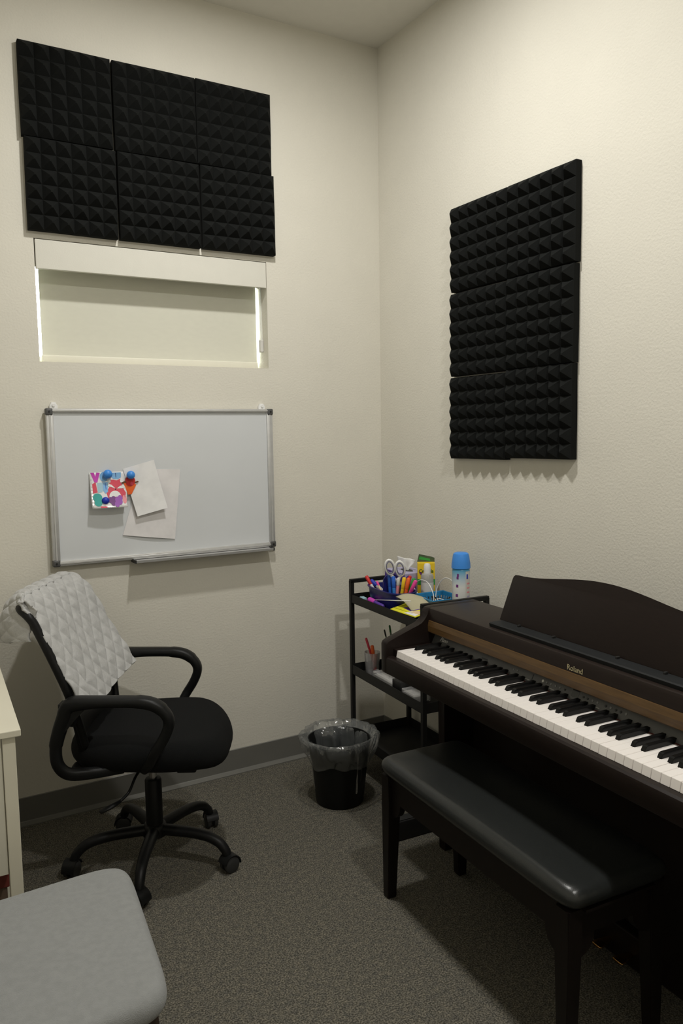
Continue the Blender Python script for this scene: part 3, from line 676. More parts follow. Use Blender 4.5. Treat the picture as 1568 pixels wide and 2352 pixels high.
capsule_pen('marker', 'marker with a red cap leaning left out of the caddy', 'marker', mp(0.075, 0.112, 0.006), mp(0.040, 0.052, 0.112), 0.0065, 'white', 'red', 0.32, mk)
capsule_pen('marker', 'white marker with a blue cap leaning over the left rim of the caddy', 'marker', mp(0.105, 0.13, 0.030), mp(0.055, 0.062, 0.095), 0.0075, 'white', 'cobalt', 0.33, mk)
capsule_pen('pencil', 'short pencil with a pink end at the front left of the caddy', 'pencil', mp(0.062, 0.190, 0.010), mp(0.045, 0.132, 0.102), 0.004, 'cream', 'pink', 0.18, mk)
capsule_pen('marker', 'bright blue marker, left of the pair standing before the scissors', 'marker', mp(0.070, 0.200, 0.006), mp(0.065, 0.198, 0.136), 0.0070, 'blue', 'blue', 0.35, mk)
capsule_pen('marker', 'bright blue marker, right of the pair standing before the scissors', 'marker', mp(0.074, 0.222, 0.006), mp(0.070, 0.220, 0.134), 0.0070, 'skyblue', 'blue', 0.35, mk)
capsule_pen('marker', 'yellow marker with a black cap in the caddy', 'marker', mp(0.085, 0.240, 0.006), mp(0.098, 0.256, 0.132), 0.0068, 'yellow', 'yellow', 0.35, mk)
capsule_pen('marker', 'orange marker right of the yellow one in the caddy', 'marker', mp(0.090, 0.255, 0.006), mp(0.108, 0.272, 0.132), 0.0068, 'orange', 'orange', 0.35, mk)
capsule_pen('marker', 'green marker in the caddy behind the pink one', 'marker', mp(0.100, 0.240, 0.006), mp(0.125, 0.285, 0.130), 0.0065, 'green', 'green', 0.35, mk)
capsule_pen('marker', 'pink marker at the right end of the caddy', 'marker', mp(0.092, 0.250, 0.006), mp(0.118, 0.308, 0.126), 0.0068, 'pink', 'pink', 0.35, mk)
capsule_pen('marker', 'pale pink marker beside the scissor blades in the caddy', 'marker', mp(0.080, 0.222, 0.006), mp(0.086, 0.232, 0.128), 0.0062, 'coral', 'offwhite', 0.25, mk)
capsule_pen('marker', 'red marker between the orange and green ones in the caddy', 'marker', mp(0.103, 0.235, 0.006), mp(0.118, 0.266, 0.138), 0.0060, 'red', 'red', 0.35, mk)
capsule_pen('marker', 'dark violet marker leaning behind the blue pair in the caddy', 'marker', mp(0.085, 0.19, 0.006), mp(0.095, 0.190, 0.120), 0.0075, 'plum', 'violet', 0.35, mk)
# glitter ball lid
b = B(); bmesh.ops.create_uvsphere(b, u_segments=20, v_segments=12, radius=0.022)
tag(obj('glitter_ball', b, 'navy', None, True, mp(0.110, 0.150, 0.100)), 'dark blue glittery ball sitting in the back of the caddy', 'ball')
# scissors: handles up
sc = thing('scissors', 'white and grey handled scissors standing handles up in the caddy', 'scissors', mp(0.092, 0.218, 0.094), 0, rot=(R(12), R(-10), YAW-R(90)))
for sgn in (-1, 1):
    ring = [(sgn*0.019+0.0165*math.cos(a), 0, 0.078+0.030*math.sin(a)+(0.004 if sgn < 0 else -0.010)) for a in [2*math.pi*k/20 for k in range(20)]]
    b = B(); tube(b, ring, 0.0050, 10, 0.0055, upv=(0, 1, 0), closed=True); hdl = obj('handle', b, 'white', sc, True)
    b = B(); tube(b, [(p[0]*1.0, -0.001, p[2]) for p in [(sgn*0.019+(q[0]-sgn*0.019)*0.78, 0, 0.078+(0.004 if sgn < 0 else -0.010)+(q[2]-0.078-(0.004 if sgn < 0 else -0.010))*0.80) for q in ring]], 0.0022, 8, 0.0062, upv=(0, 1, 0), closed=True); obj('grip_lining', b, 'scissor_grey', hdl, True)
    b = B(); tube(b, [(sgn*0.019, 0, 0.050 if sgn < 0 else 0.042), (sgn*0.008, 0, 0.028), (0, 0.0, 0.008)], [0.006, 0.006, 0.005], 8, 0.004, upv=(0, 1, 0)); obj('shank', b, 'white', sc, True)
    b = B(); prism(b, [(-sgn*0.008, 0.008), (sgn*0.004, 0.010), (sgn*0.003, -0.070), (sgn*0.001, -0.072)], -0.0012*sgn, 0.0012*sgn-0.0016*sgn, 'y'); obj('blade', b, 'steel', sc)
# tissue box + tissue
tb = thing('tissue_box', 'purple and white tissue box with a tissue pulled up behind the scissors', 'tissue box', CWp(0.200, 0.105, TZ), CANG)
b = B(); box(b, -0.085, 0.072, -0.054, 0.054, 0, 0.128, 0.0015); obj('box_body', b, 'lilac', tb)
b = B()
box(b, -0.085, 0.072, -0.0548, -0.0542, 0.095, 0.127); obj('purple_band', b, 'purple', tb)
b = B(); 
for k, (y0, y1, z0, z1) in enumerate(((-0.050, -0.030, 0.060, 0.122), (-0.022, 0.0, 0.045, 0.110), (0.006, 0.036, 0.075, 0.124))):
    prism(b, [(y0, z0), (y1, z0+0.02), (y1-0.006, z1), (y0-0.002, z1-0.012)], 0.0722, 0.0728, 'x')
obj('purple_pattern', b, 'purple', tb)
b = B(); prism(b, ell(0, 0, 0.040, 0.018), 0.1278, 0.1286, 'z'); obj('slot', b, 'black', tb)
P = []
for i in range(13):
    row = []
    for j in range(11):
        u = i/12; v = j/10; a = (u-0.5)
        row.append((a*(0.020+0.055*v)+0.003*math.sin(7*v+3*u), 0.007*math.sin(8*u+2*v)*(0.3+v)+0.004*v, 0.126+v*(0.060-0.016*u)))
    P.append(row)
b = B(); sheet(b, P, 0.0006); tag(obj('tissue', b, 'white', None, True, CWp(0.195, 0.108, TZ), (0, 0, R(-30))), 'crumpled white tissue sticking up from the tissue box', 'tissue')
# crayon box
cb = thing('crayon_box', 'yellow and green crayon box with its lid open behind the white bottle', 'crayon box', CWp(0.228, 0.205, TZ), R(-34))
b = B(); box(b, -0.034, 0.034, -0.017, 0.017, 0, 0.172, 0.001); obj('carton', b, 'yellow', cb)
b = B(); box(b, -0.0345, 0.0345, -0.0178, -0.0172, 0.085, 0.108); obj('green_band', b, 'green', cb)
b = B(); prism(b, [(-0.0345, 0.172), (0.0345, 0.166), (0.0345, 0.188), (0.024, 0.192), (-0.0270, 0.203)], 0.013, 0.0145, 'y'); obj('open_lid', b, 'greygreen', cb)
b = B(); prism(b, [(-0.028, 0.182), (0.018, 0.175), (0.016, 0.184), (-0.024, 0.194)], 0.0122, 0.0128, 'y'); obj('lid_print', b, 'green', cb)
me = text_mesh('Crayola', 0.0185, 0.0002, 0.0004, 0.15); me.materials.clear(); obj('brand_lettering', me, 'darkgreen', cb, loc=(-0.001, -0.0176, 0.134), rot=(R(90), 0, 0))
b = B(); prism(b, [(-0.028, 0.134), (-0.020, 0.122), (-0.004, 0.116), (0.016, 0.118), (0.014, 0.122), (-0.002, 0.124), (-0.014, 0.130), (-0.024, 0.138)], -0.0178, -0.0172, 'y'); obj('smile_print', b, 'plum', cb)
# bottle
bo = thing('lotion_bottle', 'small translucent white bottle with a white cap beside the crayon box', 'bottle', CWp(0.200, 0.258, TZ))
b = B(); lathe(b, [(0.001, 0), (0.022, 0), (0.0245, 0.003), (0.0245, 0.128), (0.021, 0.136), (0.010, 0.140), (0.010, 0.145)], 28); obj('bottle_body', b, 'frost', bo, 40)
b = B(); lathe(b, [(0.0135, 0.139), (0.0138, 0.150), (0.0132, 0.168), (0.010, 0.176), (0.0005, 0.178)], 24, cap=True); obj('cap', b, 'white', bo, 40)
b = B(); lathe(b, [(0.0248, 0.03), (0.0248, 0.105)], 28); obj('label_band', b, 'offwhite', bo, True)
# basket
bs = thing('plastic_basket', 'turquoise blue slotted plastic basket near the cart end', 'basket', CWp(0.185, 0.358, TZ), CANG)
b = B(); HX, HY, HH = 0.062, 0.060, 0.068
for (a, c, ax) in ((-1, 0, 'x'), (1, 0, 'x'), (0, -1, 'y'), (0, 1, 'y')):
    half = HY if ax == 'x' else HX
    off = (HX if ax == 'x' else HY)*(a if ax == 'x' else c)
    def bb(u0, u1, z0, z1):
        if ax == 'x': box(b, off-0.0012, off+0.0012, u0, u1, z0, z1)
        else: box(b, u0, u1, off-0.0012, off+0.0012, z0, z1)
    bb(-half, half, 0, 0.012); bb(-half, half, 0.054, HH)
    n = 9
    for k in range(n+1):
        u = -half+2*half*k/n; bb(max(-half, u-0.0035), min(half, u+0.0035), 0.012, 0.054)
box(b, -HX, HX, -HY, HY, 0, 0.002)
for v in b.verts: v.co.x *= 1+0.14*v.co.z/HH; v.co.y *= 1+0.14*v.co.z/HH
obj('basket_body', b, 'basketblue', bs)
b = B(); tube(b, [(x*(HX*1.14+0.002), y*(HY*1.14+0.002), HH) for x, y in ((-1, -1), (1, -1), (1, 1), (-1, 1))], 0.0028, 8, closed=True); obj('rim', b, 'basketblue', bs)
# small bits held in the basket
b = B(); tube(b, smooth_path([(0.02+0.035*math.cos(a), 0.01+0.03*math.sin(a), 0.055+0.012*math.sin(a*2)) for a in [k*0.7 for k in range(9)]], 5), 0.003, 8); tag(obj('black_cable', b, 'black', None, True, CWp(0.18, 0.35, TZ), (0, 0, CANG)), 'coiled black cable inside the blue basket', 'cable')
# white cable in two loops over the basket
lp = []
def L3(w_, l_, z): return tuple(CWp(w_, l_, TZ+z))
lp = [L3(0.13, 0.37, 0.030), L3(0.155, 0.285, 0.050), L3(0.158, 0.232, 0.080), L3(0.160, 0.262, 0.115), L3(0.158, 0.325, 0.118), L3(0.145, 0.385, 0.085), L3(0.14, 0.395, 0.040), L3(0.16, 0.37, 0.010), L3(0.19, 0.33, 0.030),
      L3(0.21, 0.31, 0.085), L3(0.22, 0.34, 0.128), L3(0.22, 0.39, 0.132), L3(0.225, 0.43, 0.100), L3(0.22, 0.40, 0.055), L3(0.18, 0.36, 0.060), L3(0.15, 0.43, 0.060)]
b = B(); tube(b, smooth_path(lp, 8), 0.0016, 8); tag(obj('white_cable', b, 'white', None, True), 'thin white cable looping over the blue basket', 'cable')
# aerosol
ae = thing('spray_can', 'tall air freshener can with a bright blue cap on the cart end', 'spray can', CWp(0.220, 0.456, TZ))
mA = mat('can_label', (0.72, 0.74, 0.75), 0.35, var=0.01)
ntA = mA.node_tree; bA = ntA.nodes['Principled BSDF']; tcA = ntA.nodes.new('ShaderNodeTexCoord'); sp = ntA.nodes.new('ShaderNodeSeparateXYZ'); rA = ntA.nodes.new('ShaderNodeValToRGB')
ntA.links.new(tcA.outputs['Object'], sp.inputs[0]); mr_ = ntA.nodes.new('ShaderNodeMapRange'); mr_.inputs[1].default_value = 0; mr_.inputs[2].default_value = 0.2
ntA.links.new(sp.outputs[2], mr_.inputs[0]); ntA.links.new(mr_.outputs[0], rA.inputs[0]); ntA.links.new(rA.outputs[0], bA.inputs['Base Color'])
e = rA.color_ramp.elements; e[0].position = 0.60; e[0].color = (0.72, 0.73, 0.72, 1); e[1].position = 0.92; e[1].color = (0.03, 0.28, 0.48, 1)
b = B(); lathe(b, [(0.001, 0), (0.030, 0), (0.0325, 0.004), (0.0325, 0.178), (0.031, 0.184), (0.028, 0.187)], 36); obj('can_body', b, mA, ae, 40)
b = B(); lathe(b, [(0.033, 0.186), (0.0350, 0.188), (0.0342, 0.204), (0.0300, 0.232), (0.0270, 0.241), (0.021, 0.2445), (0.0005, 0.245)], 36, cap=True); obj('cap', b, 'skyblue', ae, 40)
def wrap(a0, a1, z0, z1, m, name, r=0.0328):
    b = B(); n = 8; v0 = [b.verts.new((r*math.cos(R(a0+(a1-a0)*k/n)), r*math.sin(R(a0+(a1-a0)*k/n)), z0)) for k in range(n+1)]; v1 = [b.verts.new((v.co.x, v.co.y, z1)) for v in v0]
    for k in range(n): b.faces.new((v0[k], v0[k+1], v1[k+1], v1[k]))
    obj(name, b, m, ae, True)
wrap(262, 305, 0.02, 0.178, 'offwhite', 'back_label'); wrap(268, 282, 0.150, 0.168, 'cobalt', 'label_emblem', 0.0330); 
for k in range(6): wrap(272, 298, 0.050+0.016*k, 0.056+0.016*k, 'coral' if k > 2 else 'lilac', 'label_text_line', 0.0330)
for k, zz in enumerate((0.160, 0.150, 0.120, 0.085)): wrap(205-3*k, 218-2*k, zz, zz+0.010, 'plum', 'label_emblem', 0.0330)
# curled beige card, packet, magenta marker, stick, small blue block, green leaf
P = [[tuple(CWp(0.030+0.085*u+0.02*v, 0.305+0.105*v+0.02*u, TZ+0.072-0.058*v*v*(0.4+0.6*(1-u))+0.010*math.sin(math.pi*u)*(1-v))) for v in [j/10 for j in range(11)]] for u in [i/10 for i in range(11)]]
b = B(); sheet(b, P, 0.0008); tag(obj('beige_card', b, 'kraft', None, True), 'curled beige card lying against the near end of the caddy', 'card')
pk = thing('craft_packet', 'yellow and purple packet lying at the near edge of the top tray', 'packet', CWp(0.048, 0.372, TZ+0.03), CANG+R(4), rot=(R(10), 0, CANG+R(4)))
b = B(); box(b, -0.075, 0.085, -0.035, 0.040, 0, 0.004, 0.0015); obj('yellow_front', b, 'brightyellow', pk)
b = B(); prism(b, [(-0.035, 0.0), (0.02, -0.008), (0.04, 0.03), (-0.01, 0.036)], 0.0042, 0.0050, 'z'); obj('purple_print', b, 'purple', pk)
b = B(); prism(b, [(0.012, -0.032), (0.08, -0.032), (0.08, 0.0), (0.03, -0.004)], 0.0042, 0.0052, 'z'); obj('white_print', b, 'white', pk)
b = B(); prism(b, [(0.03, -0.015), (0.08, -0.015), (0.08, 0.012), (0.04, 0.010)], 0.0044, 0.0056, 'z'); obj('peach_print', b, 'cream', pk)
capsule_pen('glue_stick', 'clear tube with a magenta cap lying along the front edge of the top tray', 'glue stick', CWp(0.018, 0.235, TZ+0.022), CWp(0.014, 0.125, TZ+0.031), 0.008, 'purple', 'magenta', 0.42, None, cap_r=1.35)
b = B(); cyl(b, CWp(0.016, 0.150, TZ+0.034), CWp(0.020, 0.430, TZ+0.080), 0.0016, n=8); 
o = tag(obj('white_stick', b, 'white', None, True), 'thin white stick lying across the front of the caddy', 'stick')
b = B(); box(b, -0.020, 0.020, -0.010, 0.010, 0, 0.014, 0.003); tag(obj('blue_eraser', b, 'paleblue', None, 40, CWp(0.030, 0.045, TZ+0.010), (0, 0, CANG+R(-8))), 'small pale blue eraser in the far left corner of the top tray', 'eraser')
P = [[tuple(CWp(0.205+0.035*u-0.004*math.sin(3*u), 0.435+0.030*u+0.012*(v-0.5)*math.sin(math.pi*min(1, u+0.08)), TZ+0.062+0.028*u)) for v in (0, 0.25, 0.5, 0.75, 1)] for u in [i/8 for i in range(9)]]
b = B(); sheet(b, P, 0.0008); tag(obj('green_leaf', b, 'green', None, True), 'narrow green paper leaf in front of the spray can', 'leaf')
# ---- second tray
cu = thing('clear_cup', 'clear plastic cup of red tools on the middle tray', 'cup', CWp(0.062, 0.055, TZ2), CANG)
b = B(); lathe(b, [(0.001, 0.001), (0.026, 0.0), (0.027, 0.004), (0.033, 0.092), (0.0315, 0.092), (0.0255, 0.005), (0.001, 0.004)], 28); obj('cup_wall', b, 'clear', cu, 40)
def c2(w_, l_, z): return CWp(w_, l_, TZ2+z)
capsule_pen('paintbrush', 'dark red handled brush leaning left in the clear cup', 'brush', c2(0.075, 0.066, 0.008), c2(0.042, 0.040, 0.150), 0.0045, 'red', 'rose', 0.3, 'red tools in the clear cup')
capsule_pen('marker', 'orange marker standing in the clear cup', 'marker', c2(0.070, 0.070, 0.008), c2(0.058, 0.062, 0.122), 0.0065, 'orange', 'orange', 0.3, 'red tools in the clear cup')
capsule_pen('marker', 'short red marker low in the clear cup beside the orange one', 'marker', c2(0.060, 0.078, 0.008), c2(0.070, 0.068, 0.085), 0.0085, 'red', 'orange', 0.3, 'red tools in the clear cup')
tr = thing('tape_roll', 'small roll of clear white tape standing right of the clear cup', 'tape roll', c2(0.045, 0.125, 0.0195), CANG, rot=(R(90), 0, CANG+R(20)))
b = B(); lathe(b, [(0.0195, -0.006), (0.0195, 0.006), (0.012, 0.006), (0.012, -0.006), (0.0195, -0.006)], 24); obj('tape', b, 'clear', tr, 40)
b = B(); lathe(b, [(0.0122, -0.007), (0.0122, 0.007), (0.0105, 0.007), (0.0105, -0.007), (0.0122, -0.007)], 24); obj('core', b, 'white', tr, 40)
def clear_case(x, y, hx, hy, h, lab, rz=0):
    t = thing('clear_case', lab, 'plastic case', c2(x, y, 0), CANG+rz)
    b = B(); box(b, -hx, hx, -hy, hy, 0, h, 0.004, 3); obj('case_shell', b, 'clear', t, 40)
    b = B(); box(b, -hx+0.004, hx-0.004, -hy+0.004, hy-0.004, 0.003, h*0.7, 0.002); obj('paper_insert', b, 'offwhite', t)
clear_case(0.060, 0.210, 0.075, 0.040, 0.040, 'longer clear plastic case with white contents along the middle tray')
clear_case(0.055, 0.405, 0.045, 0.036, 0.036, 'shorter clear plastic case at the near end of the middle tray')
b = B(); box(b, -0.032, 0.032, -0.035, 0.035, 0, 0.052, 0.003); tag(obj('black_pouch', b, 'black', None, 40, c2(0.055, 0.322, 0), (0, 0, CANG)), 'small black box between the two clear cases', 'box')
capsule_pen('pencil', 'dark green pencil, the taller one rising behind the piano cheek', 'pencil', c2(0.150, 0.100, 0.001), c2(0.122, 0.095, 0.205), 0.0035, 'greygreen', 'darkgreen', 0.15, None)
capsule_pen('pencil', 'dark pencil, the shorter one rising behind the piano cheek', 'pencil', c2(0.150, 0.082, 0.001), c2(0.106, 0.080, 0.185), 0.0030, 'greygreen', 'black', 0.15, None)
b = B(); lathe(b, [(0.001, 0.0), (0.028, 0.0), (0.032, 0.085), (0.030, 0.085), (0.0265, 0.003), (0.001, 0.003)], 24); tag(obj('pencil_cup', b, 'black', None, 40, c2(0.140, 0.092, 0)), 'black pencil cup on the middle tray behind the clear cup', 'cup')

# ------------------------------------------------------------------ waste bin with liner
bc = Vector((-0.493, -0.440, 0))
bi = thing('waste_bin', 'round black waste bin standing on the carpet by the cart', 'waste bin', bc)
b = B(); lathe(b, [(0.001, 0), (0.086, 0), (0.090, 0.004), (0.117, 0.236), (0.121, 0.238), (0.121, 0.244), (0.116, 0.244), (0.088, 0.006), (0.001, 0.005)], 56); obj('bin_body', b, 'binblack', bi, 40)
def fn(r, z, a, k):
    t = min(1, max(0, (k-6)/8)); cr = noise.noise(Vector((math.cos(a)*3.0, math.sin(a)*3.0, k*0.25)))
    cr2 = noise.noise(Vector((math.cos(a)*9, math.sin(a)*9, k*0.3+5)))
    amp = 0.006 if k < 6 else (0.007 if k < 13 else 0.004)
    if k in (7, 8): amp = 0.0015
    r2 = r+cr*amp*1.6+cr2*amp*0.9
    z2 = z+(noise.noise(Vector((math.cos(a)*2, math.sin(a)*2, 9)))*0.022 if k >= 15 else cr2*amp*0.5)
    if 3 <= k < 7:   # a gathered fold hanging into the bin on the far side
        g = math.exp(-((a-R(75))/0.28)**2); r2 -= 0.045*g
    return r2, z2
prof = [(0.02, 0.010), (0.078, 0.014), (0.090, 0.06), (0.098, 0.12), (0.104, 0.17), (0.108, 0.21), (0.113, 0.235), (0.1185, 0.2462), (0.1225, 0.2465), (0.131, 0.258), (0.141, 0.266), (0.149, 0.262), (0.152, 0.248), (0.149, 0.228), (0.142, 0.208), (0.132, 0.192), (0.122, 0.178), (0.1155, 0.162)]
b = B(); lathe(b, prof, 120, fn=fn)
li = obj('bin_liner', b, 'liner', None, True, bc); tag(li, 'clear crinkled bin liner folded over the rim of the black bin', 'bin liner')

# ------------------------------------------------------------------ office chair (local x = forward, y = chair's left)
CH = Vector((-1.223, -0.492, 0)); CY = R(-29)
oc = thing('office_chair', 'black mesh back office chair on casters with a grey blanket over its back', 'chair', CH, CY)
# five star base; angles are world angles
for wa in (-46, -118, 170, 98, 26):
    a = R(wa)-CY; c_, s_ = math.cos(a), math.sin(a)
    path = [(0.02, 0.110), (0.08, 0.112), (0.14, 0.112), (0.19, 0.106), (0.225, 0.092), (0.247, 0.070), (0.255, 0.052)]
    sp_ = smooth_path([(r*c_, r*s_, z) for r, z in path], 5)
    b = B(); tube(b, sp_, [0.021-0.007*i/len(sp_) for i in range(len(sp_))], 12, [0.018-0.004*i/len(sp_) for i in range(len(sp_))]); lg = obj('base_leg', b, 'chairplastic', oc, True)
    wx, wy = 0.262*c_, 0.262*s_; t_ = a+R(60)
    b = B(); cyl(b, (0.255*c_, 0.255*s_, 0.035), (0.255*c_, 0.255*s_, 0.060), 0.008)
    ax = Vector((-math.sin(t_), math.cos(t_), 0))
    p = Vector((wx, wy, 0.026)); tm = Matrix.Translation(p) @ Matrix.Rotation(t_, 4, 'Z')
    arc = [(0.031*math.cos(R(-5+19*k)), 0.031*math.sin(R(-5+19*k))+0.001) for k in range(10)]+[(0.0275*math.cos(R(166-19*k)), 0.0275*math.sin(R(166-19*k))+0.001) for k in range(10)]
    n0 = len(b.verts); prism(b, arc, -0.021, 0.021, 'y'); box(b, -0.008, 0.008, -0.006, 0.006, -0.005, 0.028)
    b.verts.ensure_lookup_table(); bmesh.ops.transform(b, matrix=tm, verts=b.verts[n0:])
    cst = obj('caster', b, 'chairplastic', oc, 40)
    for s_w in (-1, 1):
        b = B(); lathe(b, [(0.001, 0.0), (0.0255, 0.0), (0.0262, 0.003), (0.0262, 0.011), (0.023, 0.0135), (0.010, 0.0145), (0.001, 0.0145)], 22)
        wm = tm @ Matrix.Rotation(R(-90*s_w), 4, 'X') @ Matrix.Translation((0, 0, 0.0065)); bmesh.ops.transform(b, matrix=wm, verts=b.verts)
        obj('wheel', b, 'darkplastic', cst, 40)
b = B(); lathe(b, [(0.030, 0.085), (0.040, 0.092), (0.040, 0.118), (0.034, 0.128), (0.030, 0.13)], 28, cap=True); obj('base_hub', b, 'chairplastic', oc, 40)
b = B(); lathe(b, [(0.027, 0.12), (0.027, 0.278), (0.024, 0.282), (0.016, 0.283)], 28, cap=True); obj('gas_lift_cover', b, 'chairplastic', oc, 40)
b = B(); lathe(b, [(0.0135, 0.28), (0.0135, 0.36)], 24, cap=True); q = obj('gas_lift_rod', b, 'chrome', oc, 40); q['label'] = 'shiny steel lift rod'
b = B(); box(b, -0.095, 0.085, -0.055, 0.055, 0.350, 0.388, 0.008); box(b, -0.05, 0.06, -0.10, 0.10, 0.376, 0.392, 0.003); obj('tilt_mechanism', b, 'chairplastic', oc)
b = B(); tube(b, smooth_path([(0.0, -0.05, 0.362), (-0.02, -0.13, 0.350), (-0.035, -0.17, 0.315), (-0.055, -0.20, 0.300)], 5), 0.0042, 8)
tube(b, [(-0.055, -0.20, 0.300), (-0.075, -0.225, 0.296), (-0.10, -0.25, 0.292)], [0.007, 0.011, 0.009], 10, [0.005, 0.006, 0.005]); obj('height_lever', b, 'chairplastic', oc, True)
# seat: rounded cushion, wider at the front
def tp(X, Y): return X+0.012-0.05*(abs(Y)/0.25)**3*(1 if X > 0 else 0)*(X/0.25), Y*(1+0.10*(X/0.25))
b = B(); cushion(b, 0.245, 0.232, 0.388, 0.478, crown=0.012, e=3.2, nu=72, taper=tp, round_=0.42)
for v in b.verts:
    if v.co.x > 0.12: v.co.z -= 0.55*(v.co.x-0.12)**2*4
obj('seat', b, 'chairfabric', oc, True)
b = B()
for x, y in ((-0.18, -0.14), (0.14, -0.15), (-0.18, 0.14), (0.14, 0.15)): box(b, x-0.03, x+0.03, y-0.02, y+0.02, 0.368, 0.395, 0.006)
obj('seat_brackets', b, 'chairplastic', oc)
# backrest frame: two rails, top bar, low bar
def fback(z, lat):   # forward position of the back surface
    pts_ = [(0.40, -0.150), (0.48, -0.158), (0.56, -0.170), (0.62, -0.180), (0.65, -0.187), (0.715, -0.210), (0.79, -0.243), (0.865, -0.276), (0.905, -0.312), (0.93, -0.340)]
    for (z0, f0), (z1, f1) in zip(pts_, pts_[1:]):
        if z <= z1: break
    f = f0+(f1-f0)*(z-z0)/(z1-z0)
    return f-0.035*(1-(lat/0.235)**2)
def rw(z): return 0.175+0.055*min(1, max(0, (z-0.45)/0.22))
def rail_path(sgn): return [(fback(z, 0.235), sgn*rw(z), z) for z in (0.46, 0.52, 0.58, 0.64, 0.70, 0.76, 0.82, 0.855, 0.878)]
b = B()
path = rail_path(-1)+[(fback(0.900, 0.20), -0.205, 0.893)]+[(fback(0.905, l), l, 0.900) for l in (-0.16, -0.08, 0, 0.08, 0.16)]+[(fback(0.900, 0.20), 0.205, 0.893)]+list(reversed(rail_path(1)))
tube(b, smooth_path(path, 4), 0.012, 10, 0.013, upv=(1, 0, 0.3))
obj('back_frame', b, 'chairplastic', oc, True)
b = B(); tube(b, smooth_path([(fback(0.46, 0.235), -0.175, 0.46), (fback(0.46, 0.1)-0.01, -0.09, 0.455), (fback(0.46, 0)-0.01, 0, 0.455), (fback(0.46, 0.1)-0.01, 0.09, 0.455), (fback(0.46, 0.235), 0.175, 0.46)], 4), 0.012, 10, 0.016, upv=(0, 0, 1))
tube(b, smooth_path([(fback(0.46, 0)-0.01, 0, 0.46), (-0.215, 0, 0.40), (-0.17, 0, 0.368), (-0.08, 0, 0.362)], 5), 0.030, 10, 0.008, upv=(1, 0, 0.5)); obj('back_support', b, 'chairplastic', oc, True)
P = [[(fback(z, l*rw(z))+0.004, l*(rw(z)+0.004), z) for l in [-1+2*j/16 for j in range(17)]] for z in [0.40+0.215*i/14 for i in range(15)]]
b = B(); sheet(b, P, 0.020); obj('lumbar_shell', b, 'chairplastic', oc, True)
P = [[(fback(z, l*rw(z)), l*rw(z)*0.97, z) for l in [-1+2*j/16 for j in range(17)]] for z in [0.60+0.29*i/24 for i in range(25)]]
b = B(); sheet(b, P, 0.003); obj('back_mesh', b, 'mesh', oc, True)
# armrests: closed loop
for sgn in (-1, 1):
    L_ = lambda f, z, o_=0.0: (f, sgn*(0.262+o_), z)
    path = [L_(-0.05, 0.392, -0.09), L_(-0.13, 0.400, -0.04), L_(-0.185, 0.412, -0.01), L_(-0.212, 0.445), L_(-0.216, 0.495), L_(-0.203, 0.545), L_(-0.186, 0.590), L_(-0.180, 0.608), L_(-0.165, 0.624), L_(-0.12, 0.629), L_(-0.04, 0.630), L_(0.04, 0.626), L_(0.082, 0.612), L_(0.108, 0.584), L_(0.112, 0.555), L_(0.096, 0.516), L_(0.070, 0.475), L_(0.045, 0.430, -0.02), L_(0.02, 0.396, -0.07)]
    sp_ = smooth_path(path, 6); n = len(sp_); thick = []; wide = []
    for i, p_ in enumerate(sp_):
        f_, z_ = p_[0], p_[2]; top_ = 1 if z_ > 0.6 else 0
        th_ = 0.0155+0.006*math.exp(-((f_+0.17)/0.06)**2)*(1 if z_ > 0.5 else 0.3)
        if z_ > 0.60 and f_ > 0.02: th_ += 0.002
        thick.append(th_); wide.append(0.016+0.009*min(1, max(0, (z_-0.50)/0.12)))
    b = B(); tube(b, sp_, thick, 16, wide, upv=(0, 1, 0), power=0.72)
    ar = obj('armrest', b, 'chairplastic', oc, True)
    b = B(); prism(b, [(-0.115, 0.622), (-0.170, 0.622), (-0.197, 0.600), (-0.212, 0.545), (-0.205, 0.520), (-0.178, 0.552), (-0.150, 0.585), (-0.125, 0.610)], sgn*0.262-0.014, sgn*0.262+0.014, 'y', 0.004)
    prism(b, [(-0.150, 0.622), (-0.205, 0.622), (-0.205, 0.560), (-0.165, 0.555)], min(sgn*0.215, sgn*0.262), max(sgn*0.215, sgn*0.262), 'y', 0.004)
    obj('armrest_bracket', b, 'chairplastic', oc)

# ------------------------------------------------------------------ blanket over the chair back
def drape(t):
    """t 0..1 : front hem -> over the top bar -> back hem; gives (f, z)"""
    pts_ = [(-0.122, 0.575), (-0.146, 0.638), (-0.178, 0.710), (-0.214, 0.790), (-0.250, 0.860), (-0.285, 0.899), (-0.325, 0.912), (-0.362, 0.898), (-0.388, 0.866), (-0.405, 0.828), (-0.410, 0.792)]
    u = t*(len(pts_)-1); i = min(int(u), len(pts_)-2); k = u-i
    P_ = pts_; p0 = P_[max(i-1, 0)]; p1 = P_[i]; p2 = P_[i+1]; p3 = P_[min(i+2, len(P_)-1)]
    return tuple(0.5*((2*p1[j])+(-p0[j]+p2[j])*k+(2*p0[j]-5*p1[j]+4*p2[j]-p3[j])*k*k+(-p0[j]+3*p1[j]-3*p2[j]+p3[j])*k**3) for j in (0, 1))
NU, NV = 150, 210; P = []
